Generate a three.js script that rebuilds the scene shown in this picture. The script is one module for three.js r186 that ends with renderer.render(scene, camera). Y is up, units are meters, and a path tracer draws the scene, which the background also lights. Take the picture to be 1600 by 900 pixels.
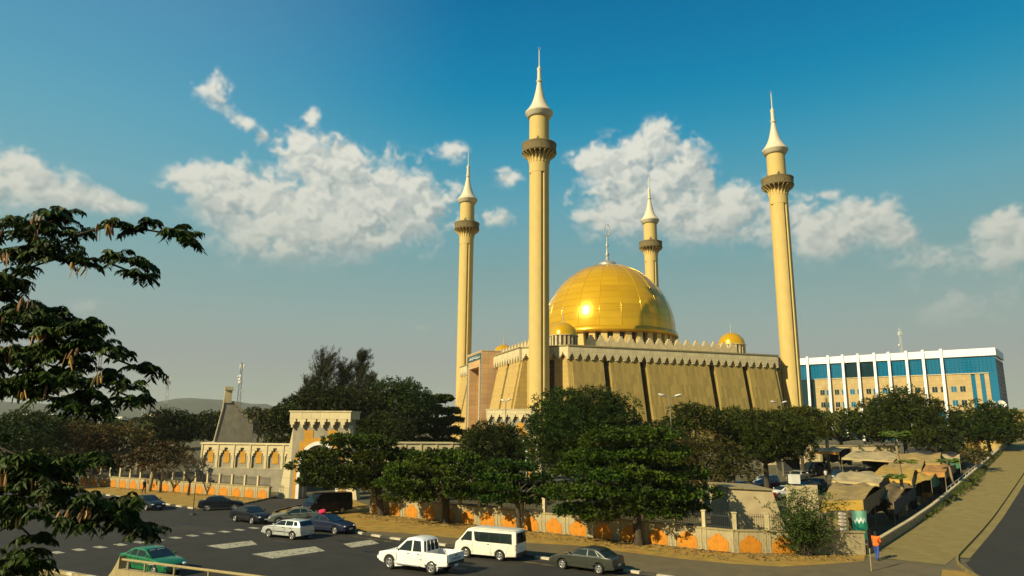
import * as THREE from 'three';
import { mergeGeometries, toCreasedNormals } from 'three/addons/utils/BufferGeometryUtils.js';
import { MarchingCubes } from 'three/addons/objects/MarchingCubes.js';
import { createNoise2D } from 'simplex-noise';

// ---------- camera, sky, sun, exposure ----------
const scene = new THREE.Scene();
const camera = new THREE.PerspectiveCamera(45.22, 16 / 9, 0.1, 12000);
camera.position.set(0, 8.6, 0);
camera.rotation.order = 'YXZ';
camera.rotation.set(0.2015, 0, 0.0089);
const EXPOSURE = 1.4;
const renderer = new THREE.WebGLRenderer({ antialias: true });
renderer.toneMapping = THREE.LinearToneMapping;
renderer.toneMappingExposure = EXPOSURE;
renderer.shadowMap.enabled = true;
const SUN = new THREE.Vector3(-0.665, 0.515, 0.54).normalize();
const sun = new THREE.DirectionalLight(new THREE.Color().setRGB(1, 0.86, 0.55), 5);
sun.position.copy(SUN).multiplyScalar(400).add(new THREE.Vector3(0, 0, -120));
sun.target.position.set(0, 0, -120);
sun.castShadow = true;
sun.shadow.mapSize.set(4096, 4096);
Object.assign(sun.shadow.camera, { left: -260, right: 260, top: 200, bottom: -200, near: 1, far: 1200 });
scene.add(sun, sun.target);

function rng(seed) { let a = seed >>> 0; return () => { a = (a + 0x6d2b79f5) | 0; let t = Math.imul(a ^ (a >>> 15), 1 | a); t = (t + Math.imul(t ^ (t >>> 7), 61 | t)) ^ t; return ((t ^ (t >>> 14)) >>> 0) / 4294967296; }; }
const clamp = THREE.MathUtils.clamp, lerp = THREE.MathUtils.lerp;
const sstep = (a, b, x) => { const t = clamp((x - a) / (b - a), 0, 1); return t * t * (3 - 2 * t); };
const lin = (c) => { c /= 255; return c <= 0.04045 ? c / 12.92 : Math.pow((c + 0.055) / 1.055, 2.4); };
const N2 = createNoise2D(rng(11));
const fbm = (x, y, o) => { let s = 0, a = 0.5, f = 1; for (let i = 0; i < o; i++) { s += a * N2(x * f + i * 7.3, y * f - i * 3.1); a *= 0.52; f *= 2.05; } return s; };

// The sky: clear air that pales into dusty haze at the horizon, with fair-weather cumulus [azimuth, elevation, half width, half height] in degrees.
const PUFFS = [[-36.6, 16.6, 2.6, 1.6], [-38.2, 15.2, 2.5, 2.7], [-33.8, 15.5, 3.2, 1.5], [-30.8, 15.6, 1.9, 0.9], [-25.4, 25.2, 1.4, 1.2], [-24.3, 23.8, 1.4, 0.7], [-23, 23, 1.1, 0.7], [-21.2, 22.2, 0.6, 0.5], [-26, 18.2, 1.6, 1.3], [-23.6, 17.7, 3.6, 2.1], [-21.1, 15.8, 4.7, 3], [-17.2, 17, 5.7, 3.5], [-15.5, 21.4, 3.8, 1.8], [-18.2, 22.6, 1.9, 0.9], [-17.4, 24.2, 0.7, 0.8], [-11.1, 19, 5, 2.9], [-7.8, 17.9, 3.4, 2.5], [-12.5, 15.2, 6.4, 2.2], [-19.5, 13.5, 3.5, 1.6], [-16, 14.5, 4.7, 2], [-5.6, 22.5, 1.5, 0.9], [-0.4, 20.5, 1.3, 0.9], [-1.7, 17.1, 1.8, 0.9], [7.2, 21.3, 2.2, 1.8], [11, 22, 3.3, 2.1], [13.3, 22.7, 2.1, 1.8], [15.3, 20.8, 1.8, 1.5], [10.9, 19, 4.7, 2.9], [14, 17.2, 4.1, 2.5], [18.7, 18, 2.6, 1.8], [17.6, 15.7, 4.9, 2.3], [8.4, 16.7, 3.3, 2.1], [25, 15.3, 3.5, 2], [28.4, 15.6, 2.2, 1.7], [25.5, 13.6, 3.1, 1.5], [29.9, 13.9, 1.7, 1.2], [25.6, 17.7, 1.2, 0.4], [36, 14.2, 1.4, 1.3], [37.7, 13.3, 1.5, 1.1], [33.3, 11.7, 3.3, 1.5], [36.8, 11.7, 1.6, 1.7], [33.5, 8.1, 3.4, 1.6], [-32.1, 8.2, 1.6, 0.7], [-7.2, 8.1, 1.6, 0.4]];
{ // the same kind of clouds goes on round the rest of the sky
  const r = rng(5);
  for (let k = 0; k < 26; k++) {
    const az = 46 + r() * 268, el = 9 + r() * 22;
    for (let j = 0; j < 7; j++) PUFFS.push([((az + (r() - 0.5) * 13 + 180) % 360) - 180, el + (r() - 0.5) * 4.5, 1.5 + r() * 4, 1 + r() * 2]);
  }
}
function makeSky() {
  const W = 3072, H = 1536, data = new Float32Array(W * H * 4);
  const stops = [[0, 163, 167, 147], [3, 161, 168, 152], [6, 155, 167, 157], [9, 146, 167, 162], [13, 126, 163, 164], [18, 100, 162, 178], [23, 56, 149, 180], [28, 6, 131, 175], [34, 0, 112, 162], [50, 0, 92, 146], [90, 0, 64, 116]];
  const byBin = Array.from({ length: 180 }, () => []);
  for (const p of PUFFS) for (let b = -180; b < 180; b += 2) if (Math.abs(((b + 1 - p[0] + 540) % 360) - 180) < p[2] * 1.9 + 1.5) byBin[(b + 180) / 2].push(p);
  const field = (az, el, near) => { // smooth union of the puffs, and how high in the cloud this is
    let f = 0, h = 0;
    for (const p of near) {
      const dx = ((((az - p[0]) % 360) + 540) % 360 - 180) / p[2], dy = (el - p[1]) / p[3], r2 = dx * dx + dy * dy;
      if (r2 < 4) { const v = Math.exp(-r2 * 1.15); f += v; h += v * dy; }
    }
    return [f, f > 0 ? h / f : 0];
  };
  for (let y = 0; y < H; y++) {
    const el = (y + 0.5) / H * 180 - 90;
    let k = 0; while (k < stops.length - 2 && el > stops[k + 1][0]) k++;
    const a = stops[k], b = stops[k + 1], t = clamp((el - a[0]) / (b[0] - a[0]), 0, 1), base = [1, 2, 3].map((c) => lin(lerp(a[c], b[c], t)));
    for (let x = 0; x < W; x++) {
      const o = (y * W + x) * 4;
      let az = (x + 0.5) / W * 360 - 90; if (az > 180) az -= 360;
      const sunward = 0.5 - 0.5 * Math.sin((az - 40) * Math.PI / 180);   // paler towards the sun's side of the sky
      const pale = 0.24 * sstep(0.84, 1, sunward) * sstep(4, 24, el) * (1 - sstep(45, 80, el));
      const deep = 1 - 0.16 * sstep(0.5, 0, sunward) * sstep(10, 26, el);   // and deeper away from it
      let c = [lerp(base[0], 0.36, pale) * deep * deep, lerp(base[1], 0.56, pale) * deep, lerp(base[2], 0.6, pale) * deep];
      const near = el > 4 && el < 36 ? byBin[Math.floor((az + 180) / 2) % 180] : [];
      if (near.length) {
        const [f, up] = field(az, el, near);
        if (f > 0.03) {
          const wx = az * 0.26 + 0.3 * fbm(az * 0.5, el * 0.6, 3), wy = el * 0.36 + 0.3 * fbm(az * 0.5 + 40, el * 0.6, 3);
          const n = fbm(wx, wy, 7), n2 = fbm(wx - 0.10, wy + 0.16, 6), d = Math.min(f, 1.4) + n * 0.9 - 0.12;
          const alpha = sstep(0.16, 0.95 + 0.4 * sstep(0.35, -0.6, up), d) * sstep(0.06, 0.3, f) * sstep(5, 14, el) * (1 - 0.75 * sstep(-0.1, -1.0, up)) * 0.86;
          const fo = field(az - 1.3, el + 1.0, near)[0], lit = clamp(0.58 + 0.42 * clamp(f - fo, -0.8, 0.8) + (fbm(wx, wy, 4) - fbm(wx - 0.14, wy + 0.2, 4)) * 0.75 + (n - n2) * 0.25 + 0.16 * up, 0, 1), far = sstep(24, 9, el) * 0.6;
          const cc = [lerp(lerp(0.36, 0.86, lit), 0.38, far), lerp(lerp(0.41, 0.82, lit), 0.41, far), lerp(lerp(0.40, 0.69, lit), 0.37, far)];
          c = c.map((v, i) => lerp(v, cc[i], alpha));
        }
      }
      for (let i = 0; i < 3; i++) data[o + i] = c[i] / EXPOSURE;
      data[o + 3] = 1;
    }
  }
  const t = new THREE.DataTexture(data, W, H, THREE.RGBAFormat, THREE.FloatType);
  t.mapping = THREE.EquirectangularReflectionMapping; t.magFilter = t.minFilter = THREE.LinearFilter; t.wrapS = THREE.RepeatWrapping; t.needsUpdate = true;
  return t;
}
scene.background = makeSky();
scene.environment = scene.background;

// ---------- textures and materials ----------
function grain(seed, size, fn, metres) {
  const d = new Uint8Array(size * size * 4), r = rng(seed);
  for (let y = 0; y < size; y++) for (let x = 0; x < size; x++) {
    const v = fn(x / size, y / size, r), o = (y * size + x) * 4;
    for (let i = 0; i < 3; i++) d[o + i] = clamp(Math.round(255 * (Array.isArray(v) ? v[i] : v)), 0, 255);
    d[o + 3] = 255;
  }
  const t = new THREE.DataTexture(d, size, size); t.wrapS = t.wrapT = THREE.RepeatWrapping; t.magFilter = THREE.LinearFilter; t.minFilter = THREE.LinearMipmapLinearFilter; t.generateMipmaps = true;
  t.repeat.set(1 / metres, 1 / metres); t.needsUpdate = true;
  return t;
}
// noise that tiles: blend of four shifted samples
const tn = (u, v, f, o) => { const s = (a, b) => fbm(a * f, b * f, o); const wu = u, wv = v; return lerp(lerp(s(u, v), s(u - 1, v), wu), lerp(s(u, v - 1), s(u - 1, v - 1), wu), wv); };
const texBlotch = grain(1, 512, (u, v, r) => 0.86 + 0.30 * tn(u, v, 5, 5) + 0.05 * (r() - 0.5), 9);
const texFine = grain(2, 256, (u, v, r) => 0.88 + 0.14 * tn(u, v, 9, 4) + 0.14 * (r() - 0.5), 2.2);
const texAsphalt = grain(3, 512, (u, v, r) => 0.76 + 0.55 * tn(u, v, 4, 5) + 0.20 * (r() - 0.5), 13);
const texStreak = grain(4, 512, (u, v, r) => { const d = tn(u + 0.4, v, 7, 6); return 0.86 + 0.24 * tn(u, v * 0.16, 22, 4) + 0.22 * tn(u, v, 4, 4) - (d > 0.26 ? 0.22 : 0) + 0.04 * (r() - 0.5); }, 7);
const texGrass = grain(6, 512, (u, v, r) => { const n = tn(u, v, 6, 6), m = tn(u + 0.3, v, 3, 3); const k = 0.85 + 0.5 * n + 0.22 * (r() - 0.5); return [k * (1 + 0.12 * m), k * (0.98 - 0.1 * m), k * (0.9 - 0.3 * m)]; }, 11);
const texRust = grain(7, 256, (u, v, r) => { const n = tn(u, v, 5, 5); return [0.95 + 0.2 * n, 0.86 + 0.4 * n, 0.8 + 0.5 * n]; }, 3);
const texStrips = grain(8, 512, (() => { const r0 = rng(77), tone = Array.from({ length: 16 * 4 }, () => 0.70 + 0.36 * r0()), off = Array.from({ length: 16 }, () => r0() * 0.25);
  return (u, v, r) => { const i = Math.floor(u * 16) % 16, fx = u * 16 - i, vv = v + (i % 2 ? 0.04 : 0), j = Math.floor(vv * 4) % 4, fy = vv * 4 - Math.floor(vv * 4); const t = tone[i * 4 + j] * (fx < 0.06 ? 0.82 : 1) * (fy < 0.018 ? 0.75 : 1); const n = 0.10 * tn(u, v * 0.3, 16, 4) + 0.04 * (r() - 0.5); const w = tone[(i * 4 + j + 7) % 64]; return [t + n, (t + n) * (0.93 + 0.09 * w), (t + n) * (0.78 + 0.26 * w)]; }; })(), 10.4);
const texBlocks = grain(9, 512, (() => { const r0 = rng(78), tone = Array.from({ length: 64 }, () => 0.84 + 0.2 * r0());
  return (u, v, r) => { const i = Math.floor(u * 8) % 8, j = Math.floor(v * 8) % 8, fx = u * 8 % 1, fy = v * 8 % 1; return tone[i * 8 + j] * (fx < 0.04 || fy < 0.05 ? 0.7 : 1) + 0.08 * tn(u, v, 12, 4) + 0.04 * (r() - 0.5); }; })(), 9.6);
const texSubtle = grain(12, 512, (u, v, r) => 0.94 + 0.09 * tn(u, v * 0.3, 8, 4) + 0.04 * tn(u, v, 3, 3) + 0.02 * (r() - 0.5), 14);
const texChip = grain(13, 512, (u, v, r) => { const n = tn(u, v, 6, 6), m = tn(u + 0.5, v, 14, 4), k = 0.9 + 0.25 * n + 0.05 * (r() - 0.5); return m > 0.34 ? [k * 0.72, k * 0.95, k] : [k, k * (1 + 0.1 * n), k]; }, 4);
const texBlocksBig = texBlocks.clone(); texBlocksBig.repeat.set(1 / 15, 1 / 11);
const texWorn = grain(10, 512, (u, v, r) => { const n = tn(u, v, 9, 6) + 0.25 * tn(u, v, 3, 3); return n > 0.16 ? 0.28 + 0.1 * r() : 0.82 + 0.25 * n + 0.12 * (r() - 0.5); }, 5);
function M(name, rgb, o = {}) {
  const m = new (o.physical ? THREE.MeshPhysicalMaterial : THREE.MeshStandardMaterial)({ name, roughness: o.rough ?? 0.85, metalness: o.metal ?? 0 });
  m.color.setRGB(...rgb);
  if (o.map) m.map = o.map;
  if (o.bump) { m.bumpMap = o.bumpMap ?? o.map ?? texFine; m.bumpScale = o.bump; }
  if (o.vc) m.vertexColors = true;
  if (o.physical) Object.assign(m, o.physical);
  m.side = THREE.DoubleSide;
  return m;
}
const paint = (name, rgb) => M(name, rgb, { rough: 0.42, physical: rgb[1] < 0.06 ? { clearcoat: 0.12, clearcoatRoughness: 0.06, specularIntensity: 0.45 } : { clearcoat: 0.45, clearcoatRoughness: 0.06 } });
const X = {
  leafStalk: M('leaf stalk', [0.2, 0.2, 0.06]),
  cream: M('cream render', [0.55, 0.40, 0.130], { map: texSubtle, rough: 0.8 }),
  creamPale: M('pale cream render', [0.56, 0.46, 0.25], { map: texBlotch, rough: 0.75 }),
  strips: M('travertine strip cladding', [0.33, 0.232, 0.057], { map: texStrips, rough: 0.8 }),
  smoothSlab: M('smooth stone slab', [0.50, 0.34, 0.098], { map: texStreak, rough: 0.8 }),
  blocks: M('jointed stone blocks', [0.46, 0.32, 0.090], { map: texBlocks, rough: 0.8 }),
  cornice: M('pale cornice stone', [0.58, 0.485, 0.27], { map: texBlocks, rough: 0.8 }),
  pink: M('pink sandstone', [0.55, 0.335, 0.155], { map: texBlocksBig, rough: 0.85 }),
  teal: M('teal mosaic', [0.03, 0.09, 0.09], { map: texFine, rough: 0.4 }),
  white: M('white paint', [0.72, 0.70, 0.62], { map: texBlotch, rough: 0.6 }),
  spire: M('cream white paint', [0.58, 0.52, 0.36], { map: texSubtle, rough: 0.6 }),
  gold: M('gold cladding', [0.66, 0.375, 0.010], { rough: 0.20, metal: 0.38 }),
  goldB: M('gold cladding aged', [0.60, 0.335, 0.009], { rough: 0.23, metal: 0.38 }),
  goldC: M('gold cladding bright', [0.70, 0.405, 0.012], { rough: 0.18, metal: 0.38 }),
  goldDark: M('gold seam', [0.40, 0.22, 0.008], { rough: 0.5, metal: 0.5 }),
  steel: M('brushed steel', [0.36, 0.35, 0.30], { rough: 0.5, metal: 0.45 }),
  bronzeGlass: M('dark bronze screen', [0.035, 0.026, 0.012], { rough: 0.45 }),
  bronzeBar: M('bronze lattice', [0.11, 0.075, 0.03], { rough: 0.5 }),
  darkGlass: M('dark window glass', [0.012, 0.016, 0.018], { rough: 0.08 }),
  concrete: M('weathered concrete', [0.32, 0.255, 0.115], { map: texStreak, rough: 0.9 }),
  concreteDark: M('balcony concrete with painted shade', [0.17, 0.128, 0.05], { map: texStreak, rough: 0.9 }),  // darkened so the colour carries the shade under the minaret balconies
  wallPlain: M('painted boundary wall', [0.37, 0.305, 0.160], { map: texStreak, rough: 0.9 }),
  orange: M('orange paint', [0.52, 0.190, 0.003], { map: texChip, rough: 0.8 }),
  amber: M('amber paint', [0.50, 0.245, 0.018], { map: texBlotch, rough: 0.85 }),
  greyPanel: M('grey render panel', [0.29, 0.255, 0.175], { map: texBlotch, rough: 0.9 }),
  iron: M('black iron', [0.02, 0.02, 0.018], { rough: 0.6 }),
  asphalt: M('asphalt', [0.020, 0.0178, 0.0105], { map: texAsphalt, rough: 0.95, bump: 0.004 }),
  paving: M('dusty concrete paving', [0.225, 0.172, 0.044], { map: texBlotch, rough: 0.95 }),
  pavingDark: M('worn grey paving', [0.130, 0.100, 0.042], { map: texBlotch, rough: 0.95 }),
  dryGrass: M('dry grass and earth', [0.34, 0.212, 0.028], { map: texGrass, rough: 1, bump: 0.03 }),
  earth: M('earth', [0.10, 0.088, 0.040], { map: texGrass, rough: 1 }),
  farLand: M('bush land', [0.040, 0.050, 0.016], { map: texGrass, rough: 1 }),
  hill: M('hill bush', [0.055, 0.060, 0.030], { map: texGrass, rough: 1 }),
  asphaltOld: M('old asphalt patch', [0.030, 0.0265, 0.0165], { map: texAsphalt, rough: 0.95 }),
  oil: M('oil stained asphalt', [0.012, 0.011, 0.008], { map: texAsphalt, rough: 0.7 }),
  sand: M('drifted sand', [0.13, 0.092, 0.03], { map: texGrass, rough: 1 }),
  line: M('worn road paint', [0.44, 0.41, 0.28], { map: texWorn, rough: 0.8 }),
  kerbWhite: M('whitewashed kerb', [0.52, 0.46, 0.32], { map: texBlotch, rough: 0.9 }),
  kerbDark: M('black kerb', [0.05, 0.045, 0.03], { map: texBlotch, rough: 0.9 }),
  bark: M('bark', [0.060, 0.046, 0.026], { map: texStreak, rough: 1, bump: 0.02 }),
  barkPale: M('pale bark', [0.26, 0.20, 0.10], { map: texStreak, rough: 1 }),
  leaf: M('leaves', [1, 1, 1], { vc: true, rough: 0.55, physical: { specularIntensity: 0.28 } }),
  rubber: M('tyre rubber', [0.015, 0.015, 0.014], { rough: 0.85 }),
  rim: M('wheel alloy', [0.55, 0.55, 0.52], { rough: 0.3, metal: 0.7 }),
  hub: M('hub', [0.12, 0.12, 0.115], { rough: 0.5, metal: 0.5 }),
  carGlass: M('tinted car glass', [0.012, 0.020, 0.018], { rough: 0.05 }),
  lamp: M('lamp lens', [0.75, 0.74, 0.68], { rough: 0.1, physical: { clearcoat: 1 } }),
  red: M('red lens', [0.30, 0.012, 0.01], { rough: 0.15, physical: { clearcoat: 1 } }),
  plate: M('number plate', [0.62, 0.64, 0.60], { rough: 0.5 }),
  trim: M('black trim', [0.018, 0.018, 0.017], { rough: 0.6 }),
};

// ---------- geometry helpers ----------
function metreUV(g) { // texture coordinates in metres from the dominant axis of each face normal
  const p = g.attributes.position, n = g.attributes.normal, uv = new Float32Array(p.count * 2);
  for (let i = 0; i < p.count; i++) {
    const ax = Math.abs(n.getX(i)), ay = Math.abs(n.getY(i)), az = Math.abs(n.getZ(i));
    const x = p.getX(i), y = p.getY(i), z = p.getZ(i);
    if (ay > ax && ay > az) { uv[i * 2] = x; uv[i * 2 + 1] = z; } else if (ax > az) { uv[i * 2] = z; uv[i * 2 + 1] = y; } else { uv[i * 2] = x; uv[i * 2 + 1] = y; }
  }
  g.setAttribute('uv', new THREE.BufferAttribute(uv, 2));
  return g;
}
const clean = (g) => { const h = g.index ? g.toNonIndexed() : g; for (const k of Object.keys(h.attributes)) if (!['position', 'normal', 'uv', 'color'].includes(k)) h.deleteAttribute(k); if (!h.attributes.normal) h.computeVertexNormals(); if (!h.attributes.uv) h.setAttribute('uv', new THREE.BufferAttribute(new Float32Array(h.attributes.position.count * 2), 2)); return h; };
const join = (list) => { const l = list.map(clean); return l.length === 1 ? l[0] : mergeGeometries(l, false); };
const box = (w, h, d, x = 0, y = 0, z = 0, ry = 0) => { const g = new THREE.BoxGeometry(w, h, d); if (ry) g.rotateY(ry); return g.translate(x, y, z); };   // centred
const slab = (x0, x1, y0, y1, z0, z1) => box(x1 - x0, y1 - y0, z1 - z0, (x0 + x1) / 2, (y0 + y1) / 2, (z0 + z1) / 2);
const cyl = (r0, r1, h, x = 0, y = 0, z = 0, n = 16) => new THREE.CylinderGeometry(r1, r0, h, n).translate(x, y + h / 2, z);   // base at y
const lathe = (pts, n = 32) => new THREE.LatheGeometry(pts.map(([r, y]) => new THREE.Vector2(r, y)), n);
const V = (x, y, z) => new THREE.Vector3(x, y, z);
const rod = (a, b, r0, r1 = r0, n = 6) => { const d = b.clone().sub(a), L = d.length(); const g = new THREE.CylinderGeometry(r1, r0, L, n, 1); g.translate(0, L / 2, 0); g.applyQuaternion(new THREE.Quaternion().setFromUnitVectors(V(0, 1, 0), d.normalize())); return g.translate(a.x, a.y, a.z); };
const tube = (pts, r, n = 24, m = 8) => new THREE.TubeGeometry(new THREE.CatmullRomCurve3(pts), n, r, m);
const shapeOf = (pts) => new THREE.Shape(pts.map(([x, y]) => new THREE.Vector2(x, y)));
const prism = (pts, d, bevel = 0) => new THREE.ExtrudeGeometry(shapeOf(pts), { depth: d - 2 * bevel, bevelEnabled: bevel > 0, bevelSize: bevel, bevelThickness: bevel, bevelOffset: -bevel, bevelSegments: 2, curveSegments: 8 }).translate(0, 0, bevel);   // outline in x,y, thickness towards +z
function sheet(pts, y = 0) { // a flat polygon on the ground, points [x, z] or [x, z, y]
  const s = shapeOf(pts.map(([x, z]) => [x, -z])), g = new THREE.ShapeGeometry(s).rotateX(-Math.PI / 2);
  return g.translate(0, y, 0);
}
const taken = {};
const numbered = (n) => { taken[n] = (taken[n] ?? -1) + 1; return taken[n] ? n + '_' + String(taken[n]).padStart(3, '0') : n; };
function obj(name, geos, m, parent) {
  let g = Array.isArray(geos) ? join(geos) : clean(geos);
  if (m.map || m.bumpMap) metreUV(g);
  const o = new THREE.Mesh(g, m); o.name = parent ? name : numbered(name); o.castShadow = o.receiveShadow = true;
  (parent ?? scene).add(o);
  return o;
}
function tag(o, label, category, group, kind) { Object.assign(o.userData, { label, category }); if (group) o.userData.group = group; if (kind) o.userData.kind = kind; return o; }
const structure = (name, geos, m, label) => { const o = obj(name, geos, m); o.userData.kind = 'structure'; o.userData.label = label; return o; };
function thing(name, label, category, pos = [0, 0, 0], turn = 0, group) { const o = new THREE.Group(); o.name = numbered(name); o.position.set(...pos); o.rotation.y = turn; scene.add(o); return tag(o, label, category, group); }
function copyOf(src, pos, turn, label, scale) { const c = src.clone(); c.name = numbered(src.name.replace(/_\d{3}$/, '')); c.userData = { ...src.userData, label }; c.position.set(...pos); c.rotation.y = turn ?? src.rotation.y; if (scale) c.scale.set(...(Array.isArray(scale) ? scale : [scale, scale, scale])); scene.add(c); return c; }
const part = (proto, parent, pos, turn = 0) => { const c = proto.clone(); c.position.set(...pos); c.rotation.y = turn; parent.add(c); return c; };
const protoMesh = (name, geos, m) => { let g = Array.isArray(geos) ? join(geos) : clean(geos); if (m.map || m.bumpMap) metreUV(g); const o = new THREE.Mesh(g, m); o.name = name; o.castShadow = o.receiveShadow = true; return o; };
// ---------- the ground, roads, ramps ----------
const pl = (pts, s) => { let k = 0; while (k < pts.length - 2 && s > pts[k + 1][0]) k++; return lerp(pts[k][1], pts[k + 1][1], clamp((s - pts[k][0]) / (pts[k + 1][0] - pts[k][0]), 0, 1)); };
const RISE = [[0, 0], [10, 0.03], [30, 0.5], [55, 1.5], [95, 4.4], [260, 4.4], [600, 8], [1500, 30], [3000, 46], [8000, 60]];
function groundH(x, z) { // the land climbs gently behind the boundary wall
  const t = (x + 14.5) * 0.582 - (z + 74.6) * 0.813;
  return pl(RISE, t) + (t > 300 ? 6 * fbm(x * 0.0016, z * 0.0016, 3) * sstep(300, 900, t) : 0);
}
function landscape() {
  const axis = (near, far, n) => { const a = []; for (let i = -n; i <= n; i++) { const t = i / n; a.push(Math.sign(t) * (Math.abs(t) * near + (far - near) * Math.pow(Math.abs(t), 5))); } return a; };
  const xs = axis(170, 4300, 56), zs = axis(170, 4300, 56).map((z) => z - 100), pos = [], idx = [];
  for (const z of zs) for (const x of xs) pos.push(x, groundH(x, z) - 0.03, z);
  const n = xs.length;
  for (let j = 0; j + 1 < zs.length; j++) for (let i = 0; i + 1 < n; i++) { const a = j * n + i; idx.push(a, a + n, a + 1, a + 1, a + n, a + n + 1); }
  const g = new THREE.BufferGeometry(); g.setAttribute('position', new THREE.Float32BufferAttribute(pos, 3)); g.setIndex(idx); g.computeVertexNormals();
  return g;
}
structure('ground', landscape(), X.earth, 'dusty earth rising gently behind the boundary wall');
structure('road', sheet([[-150, -170], [-47.3, -87.8], [-33.6, -76.6], [-30.1, -81.1], [-29.2, -90], [-28.6, -97], [-19, -97], [-21.6, -88], [-23.1, -83.8], [-24.4, -76], [-24, -73.2], [-16.5, -66.2], [-13.7, -62.2], [-12.56, -60.3], [-9.47, -57.7], [-4.4, -54.3], [2.75, -49.3], [8, -45], [16, -38.6], [28.3, -44.2], [29.5, -46.6], [30.9, -49.6], [32.5, -51.2], [62, -62], [75, 30], [-70, 40], [-170, -60]], 0.004), X.asphalt, 'dark asphalt road junction with faded markings');
structure('verge', sheet([[-13.4, -61.6], [-16.2, -65.6], [-21.5, -71.8], [-24.2, -75.4], [-22.6, -84], [-20.6, -90], [-15, -80], [-14.5, -74.4], [0.2, -63.4], [16.2, -52.2], [25.4, -52.2], [24.2, -49.9], [21.5, -48.8], [17.7, -47.6], [14.6, -48.5], [11.6, -50.2], [7.6, -53.1], [5.1, -55.3], [1.6, -56.2], [-5, -58.7], [-8.4, -60.6], [-11, -61.6]], 0.012), X.dryGrass, 'dry yellow grass verge in front of the right boundary wall');
structure('verge', sheet([[-29.9, -81], [-33.4, -76.5], [-47.1, -87.5], [-150, -169.5], [-152, -160], [-150, -176], [-56, -102.5], [-29.4, -87.6]], 0.012), X.dryGrass, 'dry yellow verge in front of the left boundary wall');
structure('pavement', sheet([[-13.2, -61.6], [-12.4, -60.2], [-9.4, -57.55], [-4.35, -54.15], [2.8, -49.15], [8.05, -44.85], [16, -38.4], [28.2, -44], [28.9, -46.4], [30, -49], [31.55, -51.4], [30.5, -53.5], [25.7, -52.2], [24.4, -50], [16.2, -52.6], [0, -63.2], [-11, -62.8]], 0.008), X.pavingDark, 'worn grey pavement between the kerb and the dry verge');
structure('grass_patch', sheet([[26.2, -44.6], [27.8, -47.1], [29, -46.5], [28, -44.2]], 0.014), X.dryGrass, 'small yellow grass corner at the end of the pavement');

// the ramp on the right climbs to a bridge: pavement, kerb, carriageway
const RP = V(25.55, 0, -52.12), RD = V(0.643, 0, -0.766), RN = V(0.766, 0, 0.643);
const RH = [[-40, 0], [4, 0], [16, 0.36], [26, 0.8], [44, 1.95], [62, 3.2], [88, 5.1], [115, 7.1], [144, 8.9], [170, 9.8], [220, 10.2], [420, 10.2]];
const ramp = (s, w, dy = 0) => V(RP.x + RD.x * s + RN.x * w, pl(RH, s) + dy, RP.z + RD.z * s + RN.z * w);
function strip(f0, f1, s0, s1, step, side = 0) { // a swept band between two edges; side: how far its edges drop
  const pos = [], idx = []; let k = 0;
  for (let s = s0; s <= s1 + 1e-6; s += step) {
    const a = f0(s), b = f1(s);
    pos.push(a.x, a.y - side, a.z, a.x, a.y, a.z, b.x, b.y, b.z, b.x, b.y - side, b.z);
    if (k) for (const q of side ? [0, 1, 2] : [1]) { const o = (k - 1) * 4 + q; idx.push(o, o + 1, o + 4, o + 1, o + 5, o + 4); }
    k++;
  }
  const g = new THREE.BufferGeometry(); g.setAttribute('position', new THREE.Float32BufferAttribute(pos, 3)); g.setIndex(idx);
  const h = g.toNonIndexed(); h.computeVertexNormals(); return h;
}
structure('ramp_pavement', strip((s) => ramp(s, 0, 0.03), (s) => ramp(s, 4.85, 0.03), -0.6, 300, 2, 0.6), X.paving, 'wide dusty pavement climbing the ramp on the right');
structure('ramp_road', strip((s) => ramp(s, 5.02, s < 4 ? 0.009 : 0.0), (s) => ramp(s, 19, s < 4 ? 0.009 : 0.0), 3.2, 300, 2, 0.6), X.asphalt, 'asphalt carriageway climbing the ramp on the right');
{ const g = structure('gutter', strip((s) => ramp(s, 5.03, 0.012), (s) => ramp(s, 5.7, 0.012), 3.5, 300, 2), X.paving, 'pale concrete gutter beside the ramp kerb'); void g; }
function kerbRun(label, pts, step, h, w, mats) { // separate kerb stones, painted in turn
  const root = new THREE.Group(); root.name = numbered('kerb'); root.userData = { kind: 'structure', label }; scene.add(root);
  const c = new THREE.CatmullRomCurve3(pts, false, 'catmullrom', 0.1), L = c.getLength(), n = Math.max(1, Math.round(L / step)), g = metreUV(clean(new THREE.BoxGeometry(L / n - 0.025, h, w)));
  for (let i = 0; i < n; i++) {
    const a = c.getPointAt(i / n), b = c.getPointAt((i + 1) / n), m = new THREE.Mesh(g, mats[i % mats.length]);
    m.name = 'kerb_stone'; m.position.copy(a).add(b).multiplyScalar(0.5); m.position.y += h / 2 - 0.005; m.rotation.order = 'YZX'; m.rotation.y = -Math.atan2(b.z - a.z, b.x - a.x); m.rotation.z = Math.atan2(b.y - a.y, Math.hypot(b.x - a.x, b.z - a.z)); m.castShadow = m.receiveShadow = true; root.add(m);
  }
}
kerbRun('black and white painted kerb along the far side of the road', [V(-15.3, 0, -64.6), V(-13.5, 0, -61.9), V(-12.5, 0, -60.3), V(-9.4, 0, -57.7), V(-4.35, 0, -54.25), V(2.75, 0, -49.25), V(8, 0, -44.95), V(16, 0, -38.5)], 1.15, 0.15, 0.26, [X.kerbWhite, X.kerbDark]);
kerbRun('painted kerb along the left roadside verge', [V(-33.5, 0, -76.7), V(-47.2, 0, -87.7), V(-70, 0, -106)], 1.3, 0.15, 0.26, [X.kerbWhite, X.kerbDark]);
kerbRun('dark kerb on the left side of the gate drive', [V(-33.2, 0, -77.2), V(-30.2, 0, -81.2), V(-29.3, 0, -90)], 1.1, 0.15, 0.24, [X.kerbDark, X.pavingDark]);
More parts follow.
